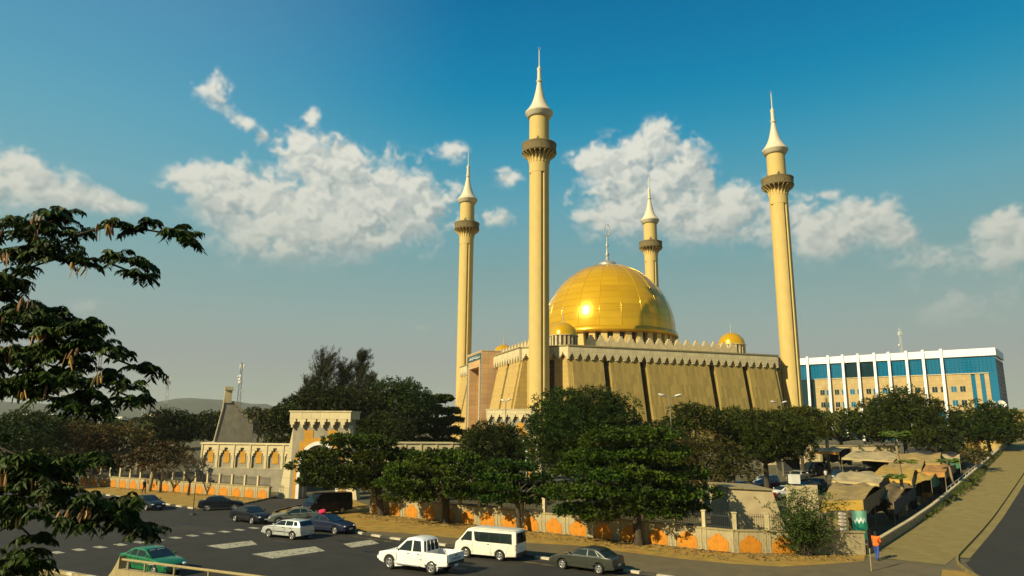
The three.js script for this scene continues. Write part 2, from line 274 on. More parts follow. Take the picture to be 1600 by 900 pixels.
kerbRun('dark kerb on the right side of the gate drive', [V(-16.9, 0, -66.6), V(-24.1, 0, -73.4), V(-24.3, 0, -76.2), V(-23, 0, -83.8), V(-21.5, 0, -88)], 1.1, 0.14, 0.22, [X.pavingDark, X.kerbDark]);
kerbRun('pale concrete kerb between the ramp pavement and its carriageway', [V(28.3, 0, -44.2), V(28.9, 0, -46.3), V(30, 0, -49), ramp(4, 4.94), ramp(16, 4.94), ramp(26, 4.94), ramp(44, 4.94), ramp(62, 4.94), ramp(88, 4.94), ramp(115, 4.94), ramp(144, 4.94)], 1.2, 0.17, 0.16, [X.paving]);
{ // boundary wall of the ramp, with a thin rail on it higher up
  const o = thing('ramp_wall', 'low grey concrete wall with a pale coping along the left edge of the ramp', 'wall'); o.userData.kind = 'thing';
  obj('wall', strip((s) => ramp(s, -0.28, 0.62), (s) => ramp(s, -0.05, 0.62), 0.05, 230, 2, 1.9), X.concrete, o);
  obj('coping', strip((s) => ramp(s, -0.32, 0.72), (s) => ramp(s, -0.01, 0.72), 0, 230, 2, 0.097), X.creamPale, o);
  obj('handrail', tube(Array.from({ length: 24 }, (_, i) => ramp(36 + i * 8, -0.17, 1.15)), 0.026, 120, 6), X.white, o);
  for (let s = 36; s < 150; s += 3) obj('rail_post', rod(ramp(s, -0.17, 0.7), ramp(s, -0.17, 1.15), 0.022), X.white, o);
}
// painted markings
function marking(name, quads, label) { const g = quads.map((q) => sheet(q, 0.009)); const o = new THREE.Group(); o.name = numbered(name); o.userData = { kind: 'structure', label }; scene.add(o); g.forEach((q) => obj('painted_bar', q, X.line, o)); }
{ const A = V(-31.2, 0, -50.4), B = V(-21.4, 0, -64.2), d = B.clone().sub(A).normalize(), n = V(-d.z, 0, d.x), q = [];
  for (let i = 0; i < 13; i++) { const c = A.clone().lerp(B, i / 12), f = (a, b) => [c.x + d.x * a + n.x * b, c.z + d.z * a + n.z * b]; q.push([f(-0.3, -0.55), f(0.28, -0.55), f(0.3, 0.55), f(-0.28, 0.55)]); }
  marking('give_way_line', q, 'dashed white give-way line across the junction'); }
marking('road_marking', [[[-22.33, -53.69], [-20.53, -52.39], [-18.84, -54.45], [-19.92, -56.21]], [[-17.8, -50.46], [-15.81, -48.87], [-13.13, -51.98], [-14.37, -53.83]], [[-12.59, -55.09], [-11.58, -53.41], [-9.9, -55.43], [-10.91, -57.15]]], 'three broad worn white bars painted on the road');
marking('lane_line', Array.from({ length: 7 }, (_, i) => { const x = -36 - i * 5, z = -66 - i * 4.2; return [[x, z], [x - 2, z - 1.7], [x - 2.1, z - 1.57], [x - 0.1, z + 0.13]]; }), 'thin worn lane dashes on the left arm of the road');

// the near ramp, its pavement nose and barrier at the lower left
const NP = V(-20.8, 0.8, -37.3), ND = V(14.3, 1.22, 11.8).normalize(), NN = V(-0.636, 0, 0.771);
const near = (s, w, dy = 0) => V(NP.x + ND.x * s + NN.x * w, NP.y + ND.y * s + dy, NP.z + ND.z * s + NN.z * w);
structure('near_pavement', strip((s) => near(s, -0.25, 0.02), (s) => near(s, 12, 0.02), -16, 26, 2, 2.5), X.paving, 'pale pavement and ramp at the lower left edge');
kerbRun('worn concrete kerb round the pavement nose at the lower left', [near(-16.3, 7, -0.03), near(-16.6, 3, -0.03), near(-15.6, 0.6, -0.03), near(-13, -0.32, -0.02), near(-8, -0.36, -0.02), near(-0.6, -0.36, -0.02)], 0.9, 0.2, 0.24, [X.concrete, X.kerbWhite, X.concrete]);
{
  const o = thing('bridge_barrier', 'weathered concrete barrier with a flared end and steel tube rail', 'barrier');
  const seg = (s0, s1, h) => { const g = strip((s) => near(s, -0.3, h), (s) => near(s, 0.02, h), s0, s1, s1 - s0, 3.2); return g; };
  for (let i = 0; i < 9; i++) obj('barrier_block', seg(2.22 + i * 2.6, 2.22 + i * 2.6 + 2.575, 0.80), X.concrete, o);
  const flare = []; for (let i = 0; i <= 12; i++) flare.push([i / 12 * 2.2, 0.10 + 1.3 * Math.pow(i / 12, 2.1)]);
  const g = prism([[0, -1.2], ...flare, [2.2, -1.2]], 0.34, 0.02); const m = new THREE.Matrix4().makeBasis(ND, V(0, 1, 0), NN.clone()).setPosition(near(0, -0.32));
  g.applyMatrix4(m); obj('flared_end', g, X.concrete, o);
  obj('handrail', tube([near(2.15, -0.14, 1.22), near(8, -0.14, 1.22), near(16, -0.14, 1.22), near(25.6, -0.14, 1.22)], 0.06, 20, 10), X.concrete, o);
  for (const s of [2.9, 4.7, 7.6, 10.6, 13.6, 16.8, 20, 23.2]) obj('rail_post', rod(near(s, -0.14, 0.75), near(s, -0.14, 1.2), 0.045), X.concrete, o);
}

// ---------- boundary walls: plinth with stepped-arch panels, pillars and iron railings ----------
function steppedArch(w, h) { const a = w / 2, p = [[-a, 0], [a, 0], [a, h * 0.62]], st = [[0.82, 0.62], [0.82, 0.74], [0.58, 0.74], [0.58, 0.86], [0.3, 0.86], [0.3, 1]]; for (const [x, y] of st) p.push([a * x, h * y]); for (const [x, y] of [...st].reverse()) p.push([-a * x, h * y]); p.push([-a, h * 0.62]); return p; }
function railing(w, h) { const l = [box(w, 0.04, 0.03, 0, h * 0.12, 0), box(w, 0.04, 0.03, 0, h * 0.86, 0)]; const n = Math.round(w / 0.15); for (let i = 0; i < n; i++) { const x = -w / 2 + (i + 0.5) * w / n; l.push(box(0.026, h, 0.026, x, h / 2, 0)); l.push(new THREE.ConeGeometry(0.026, 0.1, 4).translate(x, h + 0.05, 0)); } return l; }
function boundaryWall(label, A, B, bays, H, opt = {}) {
  const L = A.distanceTo(B), bw = L / bays, o = thing('boundary_wall', label, 'wall', [A.x, 0, A.z], -Math.atan2(B.z - A.z, B.x - A.x));
  // local x runs from A to B; the road side is +z
  obj('wall', slab(0, L, -0.3, H, -0.3, 0), X.wallPlain, o);
  obj('coping', join([slab(-0.05, L + 0.05, H, H + 0.12, -0.37, 0.07)]), X.concrete, o);
  const panel = protoMesh('orange_panel', prism(steppedArch(bw * 0.66, H * 0.80), 0.035, 0.006), X.orange);
  const pil = protoMesh('pilaster', box(bw * 0.13, H - 0.02, 0.05, 0, H / 2, 0.02), X.wallPlain);
  const pillar = protoMesh('pillar', join([box(0.26, 1.12, 0.26, 0, 0.56, 0), box(0.34, 0.08, 0.34, 0, 1.16, 0)]), X.creamPale);
  const rail = protoMesh('railing', railing(bw - 0.32, 1.02), X.iron);
  for (let i = 0; i < bays; i++) {
    const x = (i + 0.5) * bw;
    if (!(opt.plainFrom <= i)) { part(panel, o, [x, 0.03, 0.0]); part(pil, o, [x - bw * 0.43, 0, 0]); part(pil, o, [x + bw * 0.43 - 0.02, 0, 0]); }
    if (!(opt.noRail <= i)) { part(pillar, o, [i * bw + 0.13, H + 0.12, -0.15]); part(rail, o, [x + 0.13, H + 0.12, -0.15]); }
  }
  o.userData.kind = 'thing';
  return o;
}
boundaryWall('long low wall with orange stepped panels shaded by street trees, right of the gate', V(-14.5, 0, -74.6), V(16.2, 0, -52.55), 16, 1.5);
boundaryWall('short wall end with two orange panels and a plain stretch beside the ramp', V(16.2, 0, -52.6), V(25.5, 0, -52.25), 4, 1.5, { plainFrom: 2, noRail: 2 });
boundaryWall('left boundary wall with orange stepped panels beside the two bare trees', V(-64, 0, -106.6), V(-29.4, 0, -87.7), 17, 1.35);

{ // repairs, stains and drifted sand on the road
  const r = rng(900), blob = (x, z, a, b, t, n = 18, j = 0.35) => Array.from({ length: n }, (_, i) => { const q = i / n * Math.PI * 2, k = 1 - j / 2 + j * r(); return [x + Math.cos(t) * Math.cos(q) * a * k - Math.sin(t) * Math.sin(q) * b * k, z + Math.sin(t) * Math.cos(q) * a * k + Math.cos(t) * Math.sin(q) * b * k]; });
  const g = (n, label, list, m, y) => { const o = new THREE.Group(); o.name = numbered(n); o.userData = { kind: 'structure', label }; scene.add(o); list.forEach((q) => obj(n + '_piece', sheet(q, y), m, o)); };
  const rect = (x, z, a, b, t) => [[-a, -b], [a, -b * 0.9], [a * 1.02, b], [-a * 0.97, b]].map(([p, q]) => [x + Math.cos(t) * p - Math.sin(t) * q, z + Math.sin(t) * p + Math.cos(t) * q]);
  g('road_repair', 'slightly paler asphalt repair patches in the road', [rect(-9, -50.5, 2.2, 0.6, 0.6), rect(-27, -62, 3, 0.9, 0.62), rect(-33, -58, 1.6, 1.1, 0.5), rect(-2, -43.5, 2.6, 0.5, 0.62), rect(-38, -70, 4, 0.8, 0.64), rect(40, -52, 0.7, 4, -0.7)], X.asphaltOld, 0.0062);
  g('oil_stain', 'dark oil stains on the road', Array.from({ length: 16 }, (_, i) => { const t = r(); return blob(lerp(-34, 2, t) + (r() - 0.5) * 6, lerp(-70, -44, t) + (r() - 0.5) * 6, 0.3 + r() * 1.1, 0.15 + r() * 0.3, 0.6); }), X.oil, 0.0078);
  g('sand_drift', 'thin sand drifted along the road edge', Array.from({ length: 15 }, (_, i) => { const t = (i + 0.3 * r()) / 15; return blob(lerp(-12.2, 10, t) - 0.35, lerp(-59.2, -42.6, t) + 0.45, 0.5 + r() * 0.9, 0.1 + r() * 0.16, 0.64, 18, 0.6); }), X.sand, 0.0098);
}
// ---------- the mosque (local x along the right-hand front, local z out of it, y from the plaza) ----------
const MC = V(30.29, 4.4, -214.07), MROT = 0.317;
const mosque = thing('mosque', 'sandstone mosque with a great golden dome, sloping slab walls and stepped parapets', 'mosque', [MC.x, MC.y, MC.z], MROT);
const grp = (name, parent, ry = 0, pos = [0, 0, 0]) => { const g = new THREE.Group(); g.name = name; g.rotation.y = ry; g.position.set(...pos); parent.add(g); return g; };
{
  const E = 30.5, B = 39.25, TOP = 24.15;
  // core and roof tiers
  const oct = (b, e) => [[-e, b], [e, b], [b, e], [b, -e], [e, -b], [-e, -b], [-b, -e], [-b, e]];
  const ext = (pts, y0, y1) => prism(pts, y1 - y0).rotateX(-Math.PI / 2).translate(0, y0, 0);
  obj('hall_core', ext(oct(37.4, 29.4), -3, 23.4), X.blocks, mosque);
  obj('roof', join([ext(oct(37.0, 29), 23.4, 23.7), ext(oct(31, 25), 23.7, 25.2), cyl(23, 22.6, 1.2, 0, 25.1, 0, 48)]), X.creamPale, mosque);
  // the four sides: slabs, slots, cornice
  const slabs = [[-29.4, -21.0], [-19.3, -10.9], [-9.1, 9.1], [10.9, 19.3], [21.0, 29.4]];
  const slabGeo = (a0, a1) => { const g = prism([[37.3, -3], [43.6, -3], [43.3, 1.2], [39.1, 22], [37.3, 22]], a1 - a0, 0.05); g.rotateY(-Math.PI / 2); return g.translate(a1, 0, 0); };
  const toothN = 28, pitch = 2 * E / toothN;
  const cornice = (() => { // pale band whose lower edge steps up and down
    const p = [[-E, TOP], [-E, 21]];
    for (let i = 0; i < toothN; i++) { const x = -E + i * pitch, q = pitch / 8; if (i === 0) p.push([x + q * 1.2, 21]); p.push([x + q * 1.2, 21.45], [x + q * 2.1, 21.45], [x + q * 2.1, 21.9], [x + q * 3, 21.9], [x + q * 3, 22.2], [x + q * 3.6, 22.2], [x + q * 3.6, 22.5], [x + q * 4.4, 22.5], [x + q * 4.4, 22.2], [x + q * 5, 22.2], [x + q * 5, 21.9], [x + q * 5.9, 21.9], [x + q * 5.9, 21.45], [x + q * 6.8, 21.45], [x + q * 6.8, 21]); if (i < toothN - 1) p.push([x + pitch + q * 1.2, 21]); }
    p.push([E, 21], [E, TOP]);
    return prism(p, 1.35).translate(0, 0, 38.4);
  })();
  const lattice = (w, h) => { const l = []; const s = 1.5; for (let y = 0; y < h; y += s) { for (const k of [-1, 1]) l.push(box(0.07, Math.hypot(w, s), 0.06, 0, 0, 0).rotateZ(k * Math.atan2(w, s)).translate(0, y + s / 2, 0)); } for (let y = 5.2; y < h; y += 5.2) l.push(box(w, 0.35, 0.12, 0, y, 0.02)); return l; };
  const backWall = (w0, w1) => slab(w0, w1, -3, 21.3, 37.2, 38.0);
  for (let side = 0; side < 4; side++) {
    const s = grp('facade', mosque, -side * Math.PI / 2);   // 0 right front, 1 left front, 2 and 3 behind
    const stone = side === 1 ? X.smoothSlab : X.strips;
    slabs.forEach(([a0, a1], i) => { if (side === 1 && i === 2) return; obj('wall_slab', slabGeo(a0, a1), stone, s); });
    for (const [a0, a1] of [[-21, -19.3], [-10.9, -9.1], [9.1, 10.9], [19.3, 21]]) {
      obj('slot_window', slab(a0 - 0.1, a1 + 0.1, -2, 21.9, 37.42, 37.6), X.bronzeGlass, s);
      obj('lattice', join(lattice(a1 - a0 - 0.1, 23).map((g) => g.translate((a0 + a1) / 2, -1.5, 37.68))), X.bronzeBar, s);
      obj('slot_lintel', slab(a0, a1, 21.3, 21.75, 37.6, 39.15), X.bronzeBar, s);
    }
    obj('cornice', cornice, X.cornice, s);
    obj('shadow_course', slab(-E + 0.05, E - 0.05, 21.0, TOP - 0.1, 37.35, 38.38), X.blocks, s);
    obj('cornice_cap', slab(-E - 0.1, E + 0.1, TOP, TOP + 0.3, 37.9, 39.95), X.concrete, s);
    // stone edge piers beside the chamfered corners
    for (const k of [-1, 1]) { const g = prism([[37.3, -3], [42.9, -3], [42.6, 1.2], [38.75, 22], [37.3, 22]], 1.05, 0.03).rotateY(-Math.PI / 2).translate(k > 0 ? E : -E + 1.05, 0, 0); obj('edge_pier', g, X.blocks, s); }
    // parapet of stepped merlons, set back on the roof
    obj('parapet', slab(-22.6, 22.6, 23.6, 26.2, 32.4, 33.1), X.creamPale, s);
    const mer = protoMesh('merlon', prism([[-1.4, 0], [1.4, 0], [1.4, 0.3], [1.08, 0.3], [1.08, 0.8], [0.74, 0.8], [0.74, 1.35], [0.36, 1.35], [0.36, 1.9], [-0.36, 1.9], [-0.36, 1.35], [-0.74, 1.35], [-0.74, 0.8], [-1.08, 0.8], [-1.08, 0.3], [-1.4, 0.3]], 0.62, 0.02).translate(0, 0, 32.44), X.creamPale);
    for (let i = 0; i < 16; i++) part(mer, s, [-22.6 + (i + 0.5) * 45.2 / 16, 26.2, 0]);
    // chamfered corner with a tall screened window
    const c = grp('corner_bay', mosque, -side * Math.PI / 2 - Math.PI / 4), R = (B + E) / Math.SQRT2, w = (B - E) / Math.SQRT2;   // plane at R, half width w
    obj('corner_wall', join([slab(-w, -2.3, -3, 21.4, R - 2.4, R - 1.1), slab(2.3, w, -3, 21.4, R - 2.4, R - 1.1)]), X.blocks, c);
    obj('corner_window', slab(-2.3, 2.3, -3, 21.2, R - 2.4, R - 1.9), X.bronzeGlass, c);
    obj('lattice', join([...lattice(2.2, 23).map((g) => g.translate(-1.15, -2, R - 1.85)), ...lattice(2.2, 23).map((g) => g.translate(1.15, -2, R - 1.85))]), X.bronzeBar, c);
    const cp = [[-w, TOP], [-w, 21.2]]; for (let i = 0; i < 5; i++) { const x = -w + i * w * 0.4, q = w * 0.05; cp.push([x + q * 1.2, 21.2], [x + q * 1.2, 21.65], [x + q * 2.4, 21.65], [x + q * 2.4, 22.1], [x + q * 3.4, 22.1], [x + q * 3.4, 22.6], [x + q * 4.6, 22.6], [x + q * 4.6, 22.1], [x + q * 5.6, 22.1], [x + q * 5.6, 21.65], [x + q * 6.8, 21.65], [x + q * 6.8, 21.2]); } cp.push([w, 21.2], [w, TOP]);
    obj('corner_cornice', prism(cp, 1.4).translate(0, 0, R - 1.5), X.cornice, c);
    obj('corner_backing', slab(-w + 0.05, w - 0.05, 21.05, TOP - 0.05, R - 2.6, R - 1.52), X.blocks, c);
    obj('corner_cap', slab(-w, w, TOP, TOP + 0.28, R - 2.2, R + 0.1), X.concrete, c);
    // small golden dome on a slotted drum
    const k = 26 * Math.SQRT2, t = grp('corner_dome', mosque, -side * Math.PI / 2 - Math.PI / 4), off = (g) => g.translate(0, 0, k);
    obj('drum', off(join([cyl(4.3, 4.3, 1.6, 0, 23.7, 0, 32), cyl(3.55, 3.45, 3.0, 0, 25.3, 0, 32), cyl(3.95, 3.95, 0.18, 0, 28.25, 0, 32)])), X.creamPale, t);
    for (let i = 0; i < 20; i++) { const a = i / 20 * Math.PI * 2; obj('drum_window', off(box(0.42, 2.3, 0.3, 0, 26.9, 3.45).rotateY(a)), X.bronzeGlass, t); obj('drum_rib', off(box(0.5, 3.0, 0.34, 0, 26.75, 3.6).rotateY(a + Math.PI / 20)), X.creamPale, t); }
    const prof = []; for (let i = 0; i <= 14; i++) { const u = i / 14 * Math.PI / 2; prof.push([3.72 * Math.cos(u), 28.45 + 3.55 * Math.sin(u)]); }
    obj('small_dome', off(lathe([[3.86, 28.4], [3.86, 28.55], ...prof], 16)), X.gold, t);
    obj('finial', off(join([lathe([[0.55, 31.9], [0.3, 32.15], [0.12, 32.3], [0.1, 33], [0.24, 33.2], [0.1, 33.4], [0.07, 34.2], [0.16, 34.35], [0.06, 34.5], [0.04, 35.2], [0, 35.3]], 10), new THREE.TorusGeometry(0.35, 0.05, 6, 16).translate(0, 35.6, 0)])), X.steel, t);
  }
  // great dome: drum with splayed columns, ring, gores of gold panels
  const D = grp('great_dome', mosque);
  obj('drum', cyl(18.6, 18.4, 6.2, 0, 26.0, 0, 72), X.darkGlass, D);
  const colG = protoMesh('drum_column', prism([[-1.15, 0], [1.15, 0], [0.85, 5.8], [-0.85, 5.8]], 1.7, 0.04).translate(0, 26.1, 18.3), X.cream);
  for (let i = 0; i < 36; i++) part(colG, D, [0, 0, 0], i / 36 * Math.PI * 2);
  obj('drum_ring', lathe([[18.4, 31.6], [20.6, 31.6], [21.2, 32.0], [21.2, 32.5], [20.9, 32.9], [20.9, 33.3], [20.4, 33.4]], 80), X.goldB, D);
  const R0 = 20.3, HD = 22.1, Y0 = 33.4;
  const domeAt = (u, r = 0) => [(R0 + r) * Math.cos(u), Y0 + (HD + r) * Math.sin(u)];
  obj('dome_shell', lathe(Array.from({ length: 40 }, (_, i) => domeAt(i / 39 * Math.PI / 2 * 0.975, -0.07)), 80), X.goldDark, D);
  const rows = 15, umax = Math.PI / 2 * 0.925, r7 = rng(41);
  const pan = []; for (let j = 0; j < rows; j++) {
    const u0 = umax * j / rows + 0.0013, u1 = umax * (j + 1) / rows - 0.0013, ph = Math.PI / 20 - 0.004, pos = [], idx = [], nor = [];
    for (let a = 0; a <= 2; a++) for (let b = 0; b <= 6; b++) { const u = lerp(u0, u1, a / 2), t = lerp(-ph, ph, b / 6), [r, y] = domeAt(u); pos.push(r * Math.sin(t), y, r * Math.cos(t)); const n = V(Math.cos(u) * HD * Math.sin(t), Math.sin(u) * R0, Math.cos(u) * HD * Math.cos(t)).normalize(); nor.push(n.x, n.y, n.z); }
    for (let a = 0; a < 2; a++) for (let b = 0; b < 6; b++) { const o = a * 7 + b; idx.push(o, o + 1, o + 7, o + 1, o + 8, o + 7); }
    const g = new THREE.BufferGeometry(); g.setAttribute('position', new THREE.Float32BufferAttribute(pos, 3)); g.setAttribute('normal', new THREE.Float32BufferAttribute(nor, 3)); g.setIndex(idx); pan.push(g);
  }
  for (let i = 0; i < 20; i++) for (let j = 0; j < rows; j++) { const m = new THREE.Mesh(pan[j], [X.gold, X.gold, X.goldB, X.goldC][Math.floor(r7() * 4)]); m.name = 'gold_panel'; m.rotation.set((r7() - 0.5) * 0.0012, i / 20 * Math.PI * 2 + 0.2, 0, 'YXZ'); m.castShadow = m.receiveShadow = true; D.add(m); }
  const ribG = protoMesh('dome_rib', new THREE.TubeGeometry(new THREE.CatmullRomCurve3(Array.from({ length: 14 }, (_, i) => { const [r, y] = domeAt(i / 13 * umax, 0.02); return V(0, y, r); })), 26, 0.075, 5), X.goldC);
  for (let i = 0; i < 20; i++) part(ribG, D, [0, 0, 0], (i + 0.5) / 20 * Math.PI * 2 + 0.2);
  obj('dome_cap', lathe([[0, 56.3], [2.7, 54.7], [2.95, 54.9], [2.95, 55.7], [2.5, 56.4], [1.3, 56.8], [0.7, 57.2], [0.42, 58.1], [0.3, 58.4], [0.72, 59.1], [0.3, 59.8], [0.24, 61.6], [0.55, 62.1], [0.24, 62.6], [0.16, 63.6], [0.13, 65.4], [0, 65.4]], 32), X.steel, D);
  { const c = new THREE.TorusGeometry(1.55, 0.19, 8, 40, Math.PI * 1.86); c.rotateZ(Math.PI / 2 + Math.PI * 0.07); c.scale(0.62, 1.25, 1); obj('crescent', c.translate(0, 67.2, 0).rotateY(-0.35), X.steel, D); }
  // the great portal in the left-hand front
  const P = grp('portal', mosque, -Math.PI / 2);
  const y1 = 25.6, h = 8, z0 = 37.6, z1 = 43.2, ow = 5.2, oh = 21.4;
  obj('portal_block', join([slab(-h, -ow, -3, y1, z0, z1), slab(ow, h, -3, y1, z0, z1), slab(-ow, ow, oh, y1, z0, z1)]), X.pink, P);
  obj('portal_top', slab(-h - 0.1, h + 0.1, y1, y1 + 0.25, z0, z1 + 0.1), X.creamPale, P);
  const fr = (o, w, m, name, zz) => obj(name, join([slab(-h + o, -h + o + w, -3, y1 - o, zz, zz + 0.05), slab(h - o - w, h - o, -3, y1 - o, zz, zz + 0.05), slab(-h + o + w, h - o - w, y1 - o - w * 1.6, y1 - o, zz, zz + 0.05)]), m, P);
  fr(0.35, 1.15, X.teal, 'mosaic_band', z1);
  fr(1.55, 0.3, X.creamPale, 'mosaic_border', z1);
  { const l = [], r = rng(3); for (let x = -5.4; x < 5.4;) { const w = 0.25 + r() * 0.5; l.push(box(w, 0.09 + r() * 0.1, 0.04, x + w / 2, y1 - 1.45 + (r() - 0.5) * 0.5, z1 + 0.06)); if (r() < 0.6) l.push(box(0.1, 0.5 + r() * 0.5, 0.04, x + w * r(), y1 - 1.25 + (r() - 0.5) * 0.3, z1 + 0.065)); if (r() < 0.5) l.push(new THREE.TorusGeometry(0.16, 0.045, 5, 10, 4).translate(x + w, y1 - 1.5 + (r() - 0.5) * 0.5, z1 + 0.06)); x += w * 0.85; }
    for (const k of [-1, 1]) for (let y = 0; y < 22; y += 0.75) l.push(box(0.3, 0.3, 0.03, k * (h - 0.92), y, z1 + 0.06).applyMatrix4(new THREE.Matrix4())); obj('inscription', l, X.white, P); }
  obj('niche_back', slab(-ow, ow, -3, oh, z0 + 0.02, z0 + 0.5), X.pink, P);
  obj('niche_pier', join([slab(-ow, -ow + 2.2, -3, oh - 2, z0 + 0.5, z0 + 2.3), slab(ow - 2.2, ow, -3, oh - 2, z0 + 0.5, z0 + 2.3)]), X.cream, P);
  obj('doorway', slab(-1.8, 1.8, -3, 8.5, z0 + 0.5, z0 + 0.6), X.bronzeGlass, P);
  obj('niche_window', slab(-1.6, 1.6, 10, 18, z0 + 0.5, z0 + 0.6), X.bronzeGlass, P);
  obj('bronze_screen', join(lattice(3, 7).map((g) => g.translate(0, 10.4, z0 + 0.7))), X.bronzeBar, P);
}
structure('plaza', join([slab(-50, 50, -1.6, 0, -50, 60)]).rotateY(MROT).translate(MC.x, MC.y - 0.05, MC.z), X.paving, 'paved plaza the mosque stands on');

// ---------- minarets ----------
{
  const root = thing('minaret', 'tallest-looking cream minaret in front of the mosque, left of the great dome', 'minaret', [6.7, 4.4, -167.5], MROT, 'minarets at the corners of the mosque');
  const prof = []; // round shaft with four vertical grooves facing the sides
  for (let i = 0; i < 72; i++) { const a = i / 72 * Math.PI * 2, d = Math.abs(((a + Math.PI / 4) % (Math.PI / 2)) - Math.PI / 4); const r = d < 0.11 ? 2.12 : 2.5; prof.push([r * Math.cos(a), r * Math.sin(a)]); }
  const sh = toCreasedNormals(prism(prof, 70.2).rotateX(-Math.PI / 2).toNonIndexed(), 0.6).translate(0, -2, 0);
  obj('shaft', sh, X.cream, root);
  obj('collar', lathe([[2.5, 68.2], [2.56, 68.2], [2.56, 71.6], [2.6, 73.5]], 40), X.cream, root);
  const br = protoMesh('bracket', prism([[2.4, 70.9], [2.68, 70.9], [2.74, 71.6], [3.2, 72.5], [4.3, 73.3], [4.3, 73.6], [2.4, 73.6]], 0.22, 0.02).translate(0, 0, -0.11), X.cream);
  for (let i = 0; i < 20; i++) part(br, root, [0, 0, 0], i / 20 * Math.PI * 2);
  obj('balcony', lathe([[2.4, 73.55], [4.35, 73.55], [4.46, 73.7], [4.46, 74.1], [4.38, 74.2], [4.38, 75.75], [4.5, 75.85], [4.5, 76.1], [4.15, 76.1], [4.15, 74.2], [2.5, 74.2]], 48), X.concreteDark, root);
  obj('upper_shaft', cyl(2.6, 2.55, 9.6, 0, 74.1, 0, 48), X.cream, root);
  const dr = prism(steppedArch(0.9, 2.0), 0.3).translate(0, 0, 2.4); for (const a of [-0.5, 1.1, 2.6, 4.2]) obj('balcony_door', dr.clone().rotateY(a).translate(0, 75.6, 0), X.bronzeBar, root);
  obj('cap_rim', lathe([[2.5, 83.5], [2.95, 83.6], [2.98, 84.0], [3.28, 84.15], [3.3, 84.5], [3.62, 84.7], [3.62, 85.1], [3.25, 85.5]], 48), X.spire, root);
  obj('spire', lathe([[3.25, 85.5], [2.75, 86.2], [2.1, 87.3], [1.55, 88.8], [1.1, 90.6], [0.82, 92.0], [0.6, 93.4], [0.52, 93.7], [0.8, 93.8], [0.8, 94.2], [0.55, 94.4], [0.5, 97.3], [0.62, 97.4], [0.62, 97.7], [0.3, 98.0], [0.16, 98.6], [0.13, 103], [0, 103.2]], 32), X.spire, root);
  obj('crescent', new THREE.TorusGeometry(0.34, 0.07, 6, 20, 5).rotateZ(2.2).translate(0, 103.6, 0), X.steel, root);
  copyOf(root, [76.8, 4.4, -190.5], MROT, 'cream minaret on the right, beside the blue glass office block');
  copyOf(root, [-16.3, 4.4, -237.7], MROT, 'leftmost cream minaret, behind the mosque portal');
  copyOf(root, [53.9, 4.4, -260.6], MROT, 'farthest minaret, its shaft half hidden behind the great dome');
}
// ---------- vegetation ----------
const TONES = { dense: [0.023, 0.043, 0.0025], loose: [0.031, 0.056, 0.003], layer: [0.034, 0.072, 0.003], dry: [0.066, 0.060, 0.009], fore: [0.024, 0.044, 0.004], casu: [0.030, 0.034, 0.010], far: [0.042, 0.052, 0.010] };
class Leaves { // many small folded leaves gathered into one crown mesh
  constructor(seed, tone) { this.r = rng(seed); this.tone = tone; this.p = []; this.c = []; this.i = []; }
  leaf(x, y, z, dir, l, w, shade) {
    const side = V(this.r() - 0.5, (this.r() - 0.5) * 0.7, this.r() - 0.5).cross(dir).normalize(), k = this.p.length / 3, m = 0.45;
    const fold = V().crossVectors(dir, side).multiplyScalar(w * 0.22);
    this.p.push(x, y, z, x + dir.x * l * m + side.x * w / 2 + fold.x, y + dir.y * l * m + side.y * w / 2 + fold.y, z + dir.z * l * m + side.z * w / 2 + fold.z, x + dir.x * l, y + dir.y * l - l * 0.08, z + dir.z * l, x + dir.x * l * m - side.x * w / 2 + fold.x, y + dir.y * l * m - side.y * w / 2 + fold.y, z + dir.z * l * m - side.z * w / 2 + fold.z);
    const j = shade * (0.65 + 0.7 * this.r()), t = this.tone, yel = 1 + 0.35 * (this.r() - 0.4);
    for (let q = 0; q < 4; q++) this.c.push(t[0] * j * yel, t[1] * j, t[2] * j);
    this.i.push(k, k + 1, k + 2, k, k + 2, k + 3);
  }
  lobe(x, y, z, rx, ry, rz, n, l, w, up = 0.35) { // leaves in tufts over the lobe's shell and a little inside it
    const r = this.r, tuft = 9, base = this.tone, lv = 0.7 + 0.55 * r(); this.tone = [base[0] * lv * (0.85 + 0.5 * r()), base[1] * lv, base[2] * lv];
    for (let a = 0; a < n; a += tuft) {
      const th = r() * Math.PI * 2, cy = r() * 1.75 - 0.75, s = Math.sqrt(Math.max(0, 1 - Math.min(1, cy * cy))), rad = 0.72 + 0.34 * Math.sqrt(r());
      const ox = Math.cos(th) * s, oz = Math.sin(th) * s, cx = x + ox * rx * rad, cyy = y + cy * ry * rad, cz = z + oz * rz * rad, shade = 0.62 + 0.75 * r();
      for (let k = 0; k < tuft; k++) {
        const d = V(ox * 0.7 + (r() - 0.5) * 1.9, up + (r() - 0.5) * 1.5, oz * 0.7 + (r() - 0.5) * 1.9).normalize(), sp = l * 1.1;
        this.leaf(cx + (r() - 0.5) * sp, cyy + (r() - 0.5) * sp, cz + (r() - 0.5) * sp, d, l * (0.75 + 0.5 * r()), w * (0.75 + 0.5 * r()), shade);
      }
    }
    this.tone = base;
  }
  mesh(name, parent) {
    const g = new THREE.BufferGeometry(); g.setAttribute('position', new THREE.Float32BufferAttribute(this.p, 3)); g.setAttribute('color', new THREE.Float32BufferAttribute(this.c, 3)); g.setIndex(this.i); g.computeVertexNormals();
    const o = new THREE.Mesh(g, X.leaf); o.name = name; o.castShadow = o.receiveShadow = true; parent.add(o); return o;
  }
}
let treeSeed = 100;
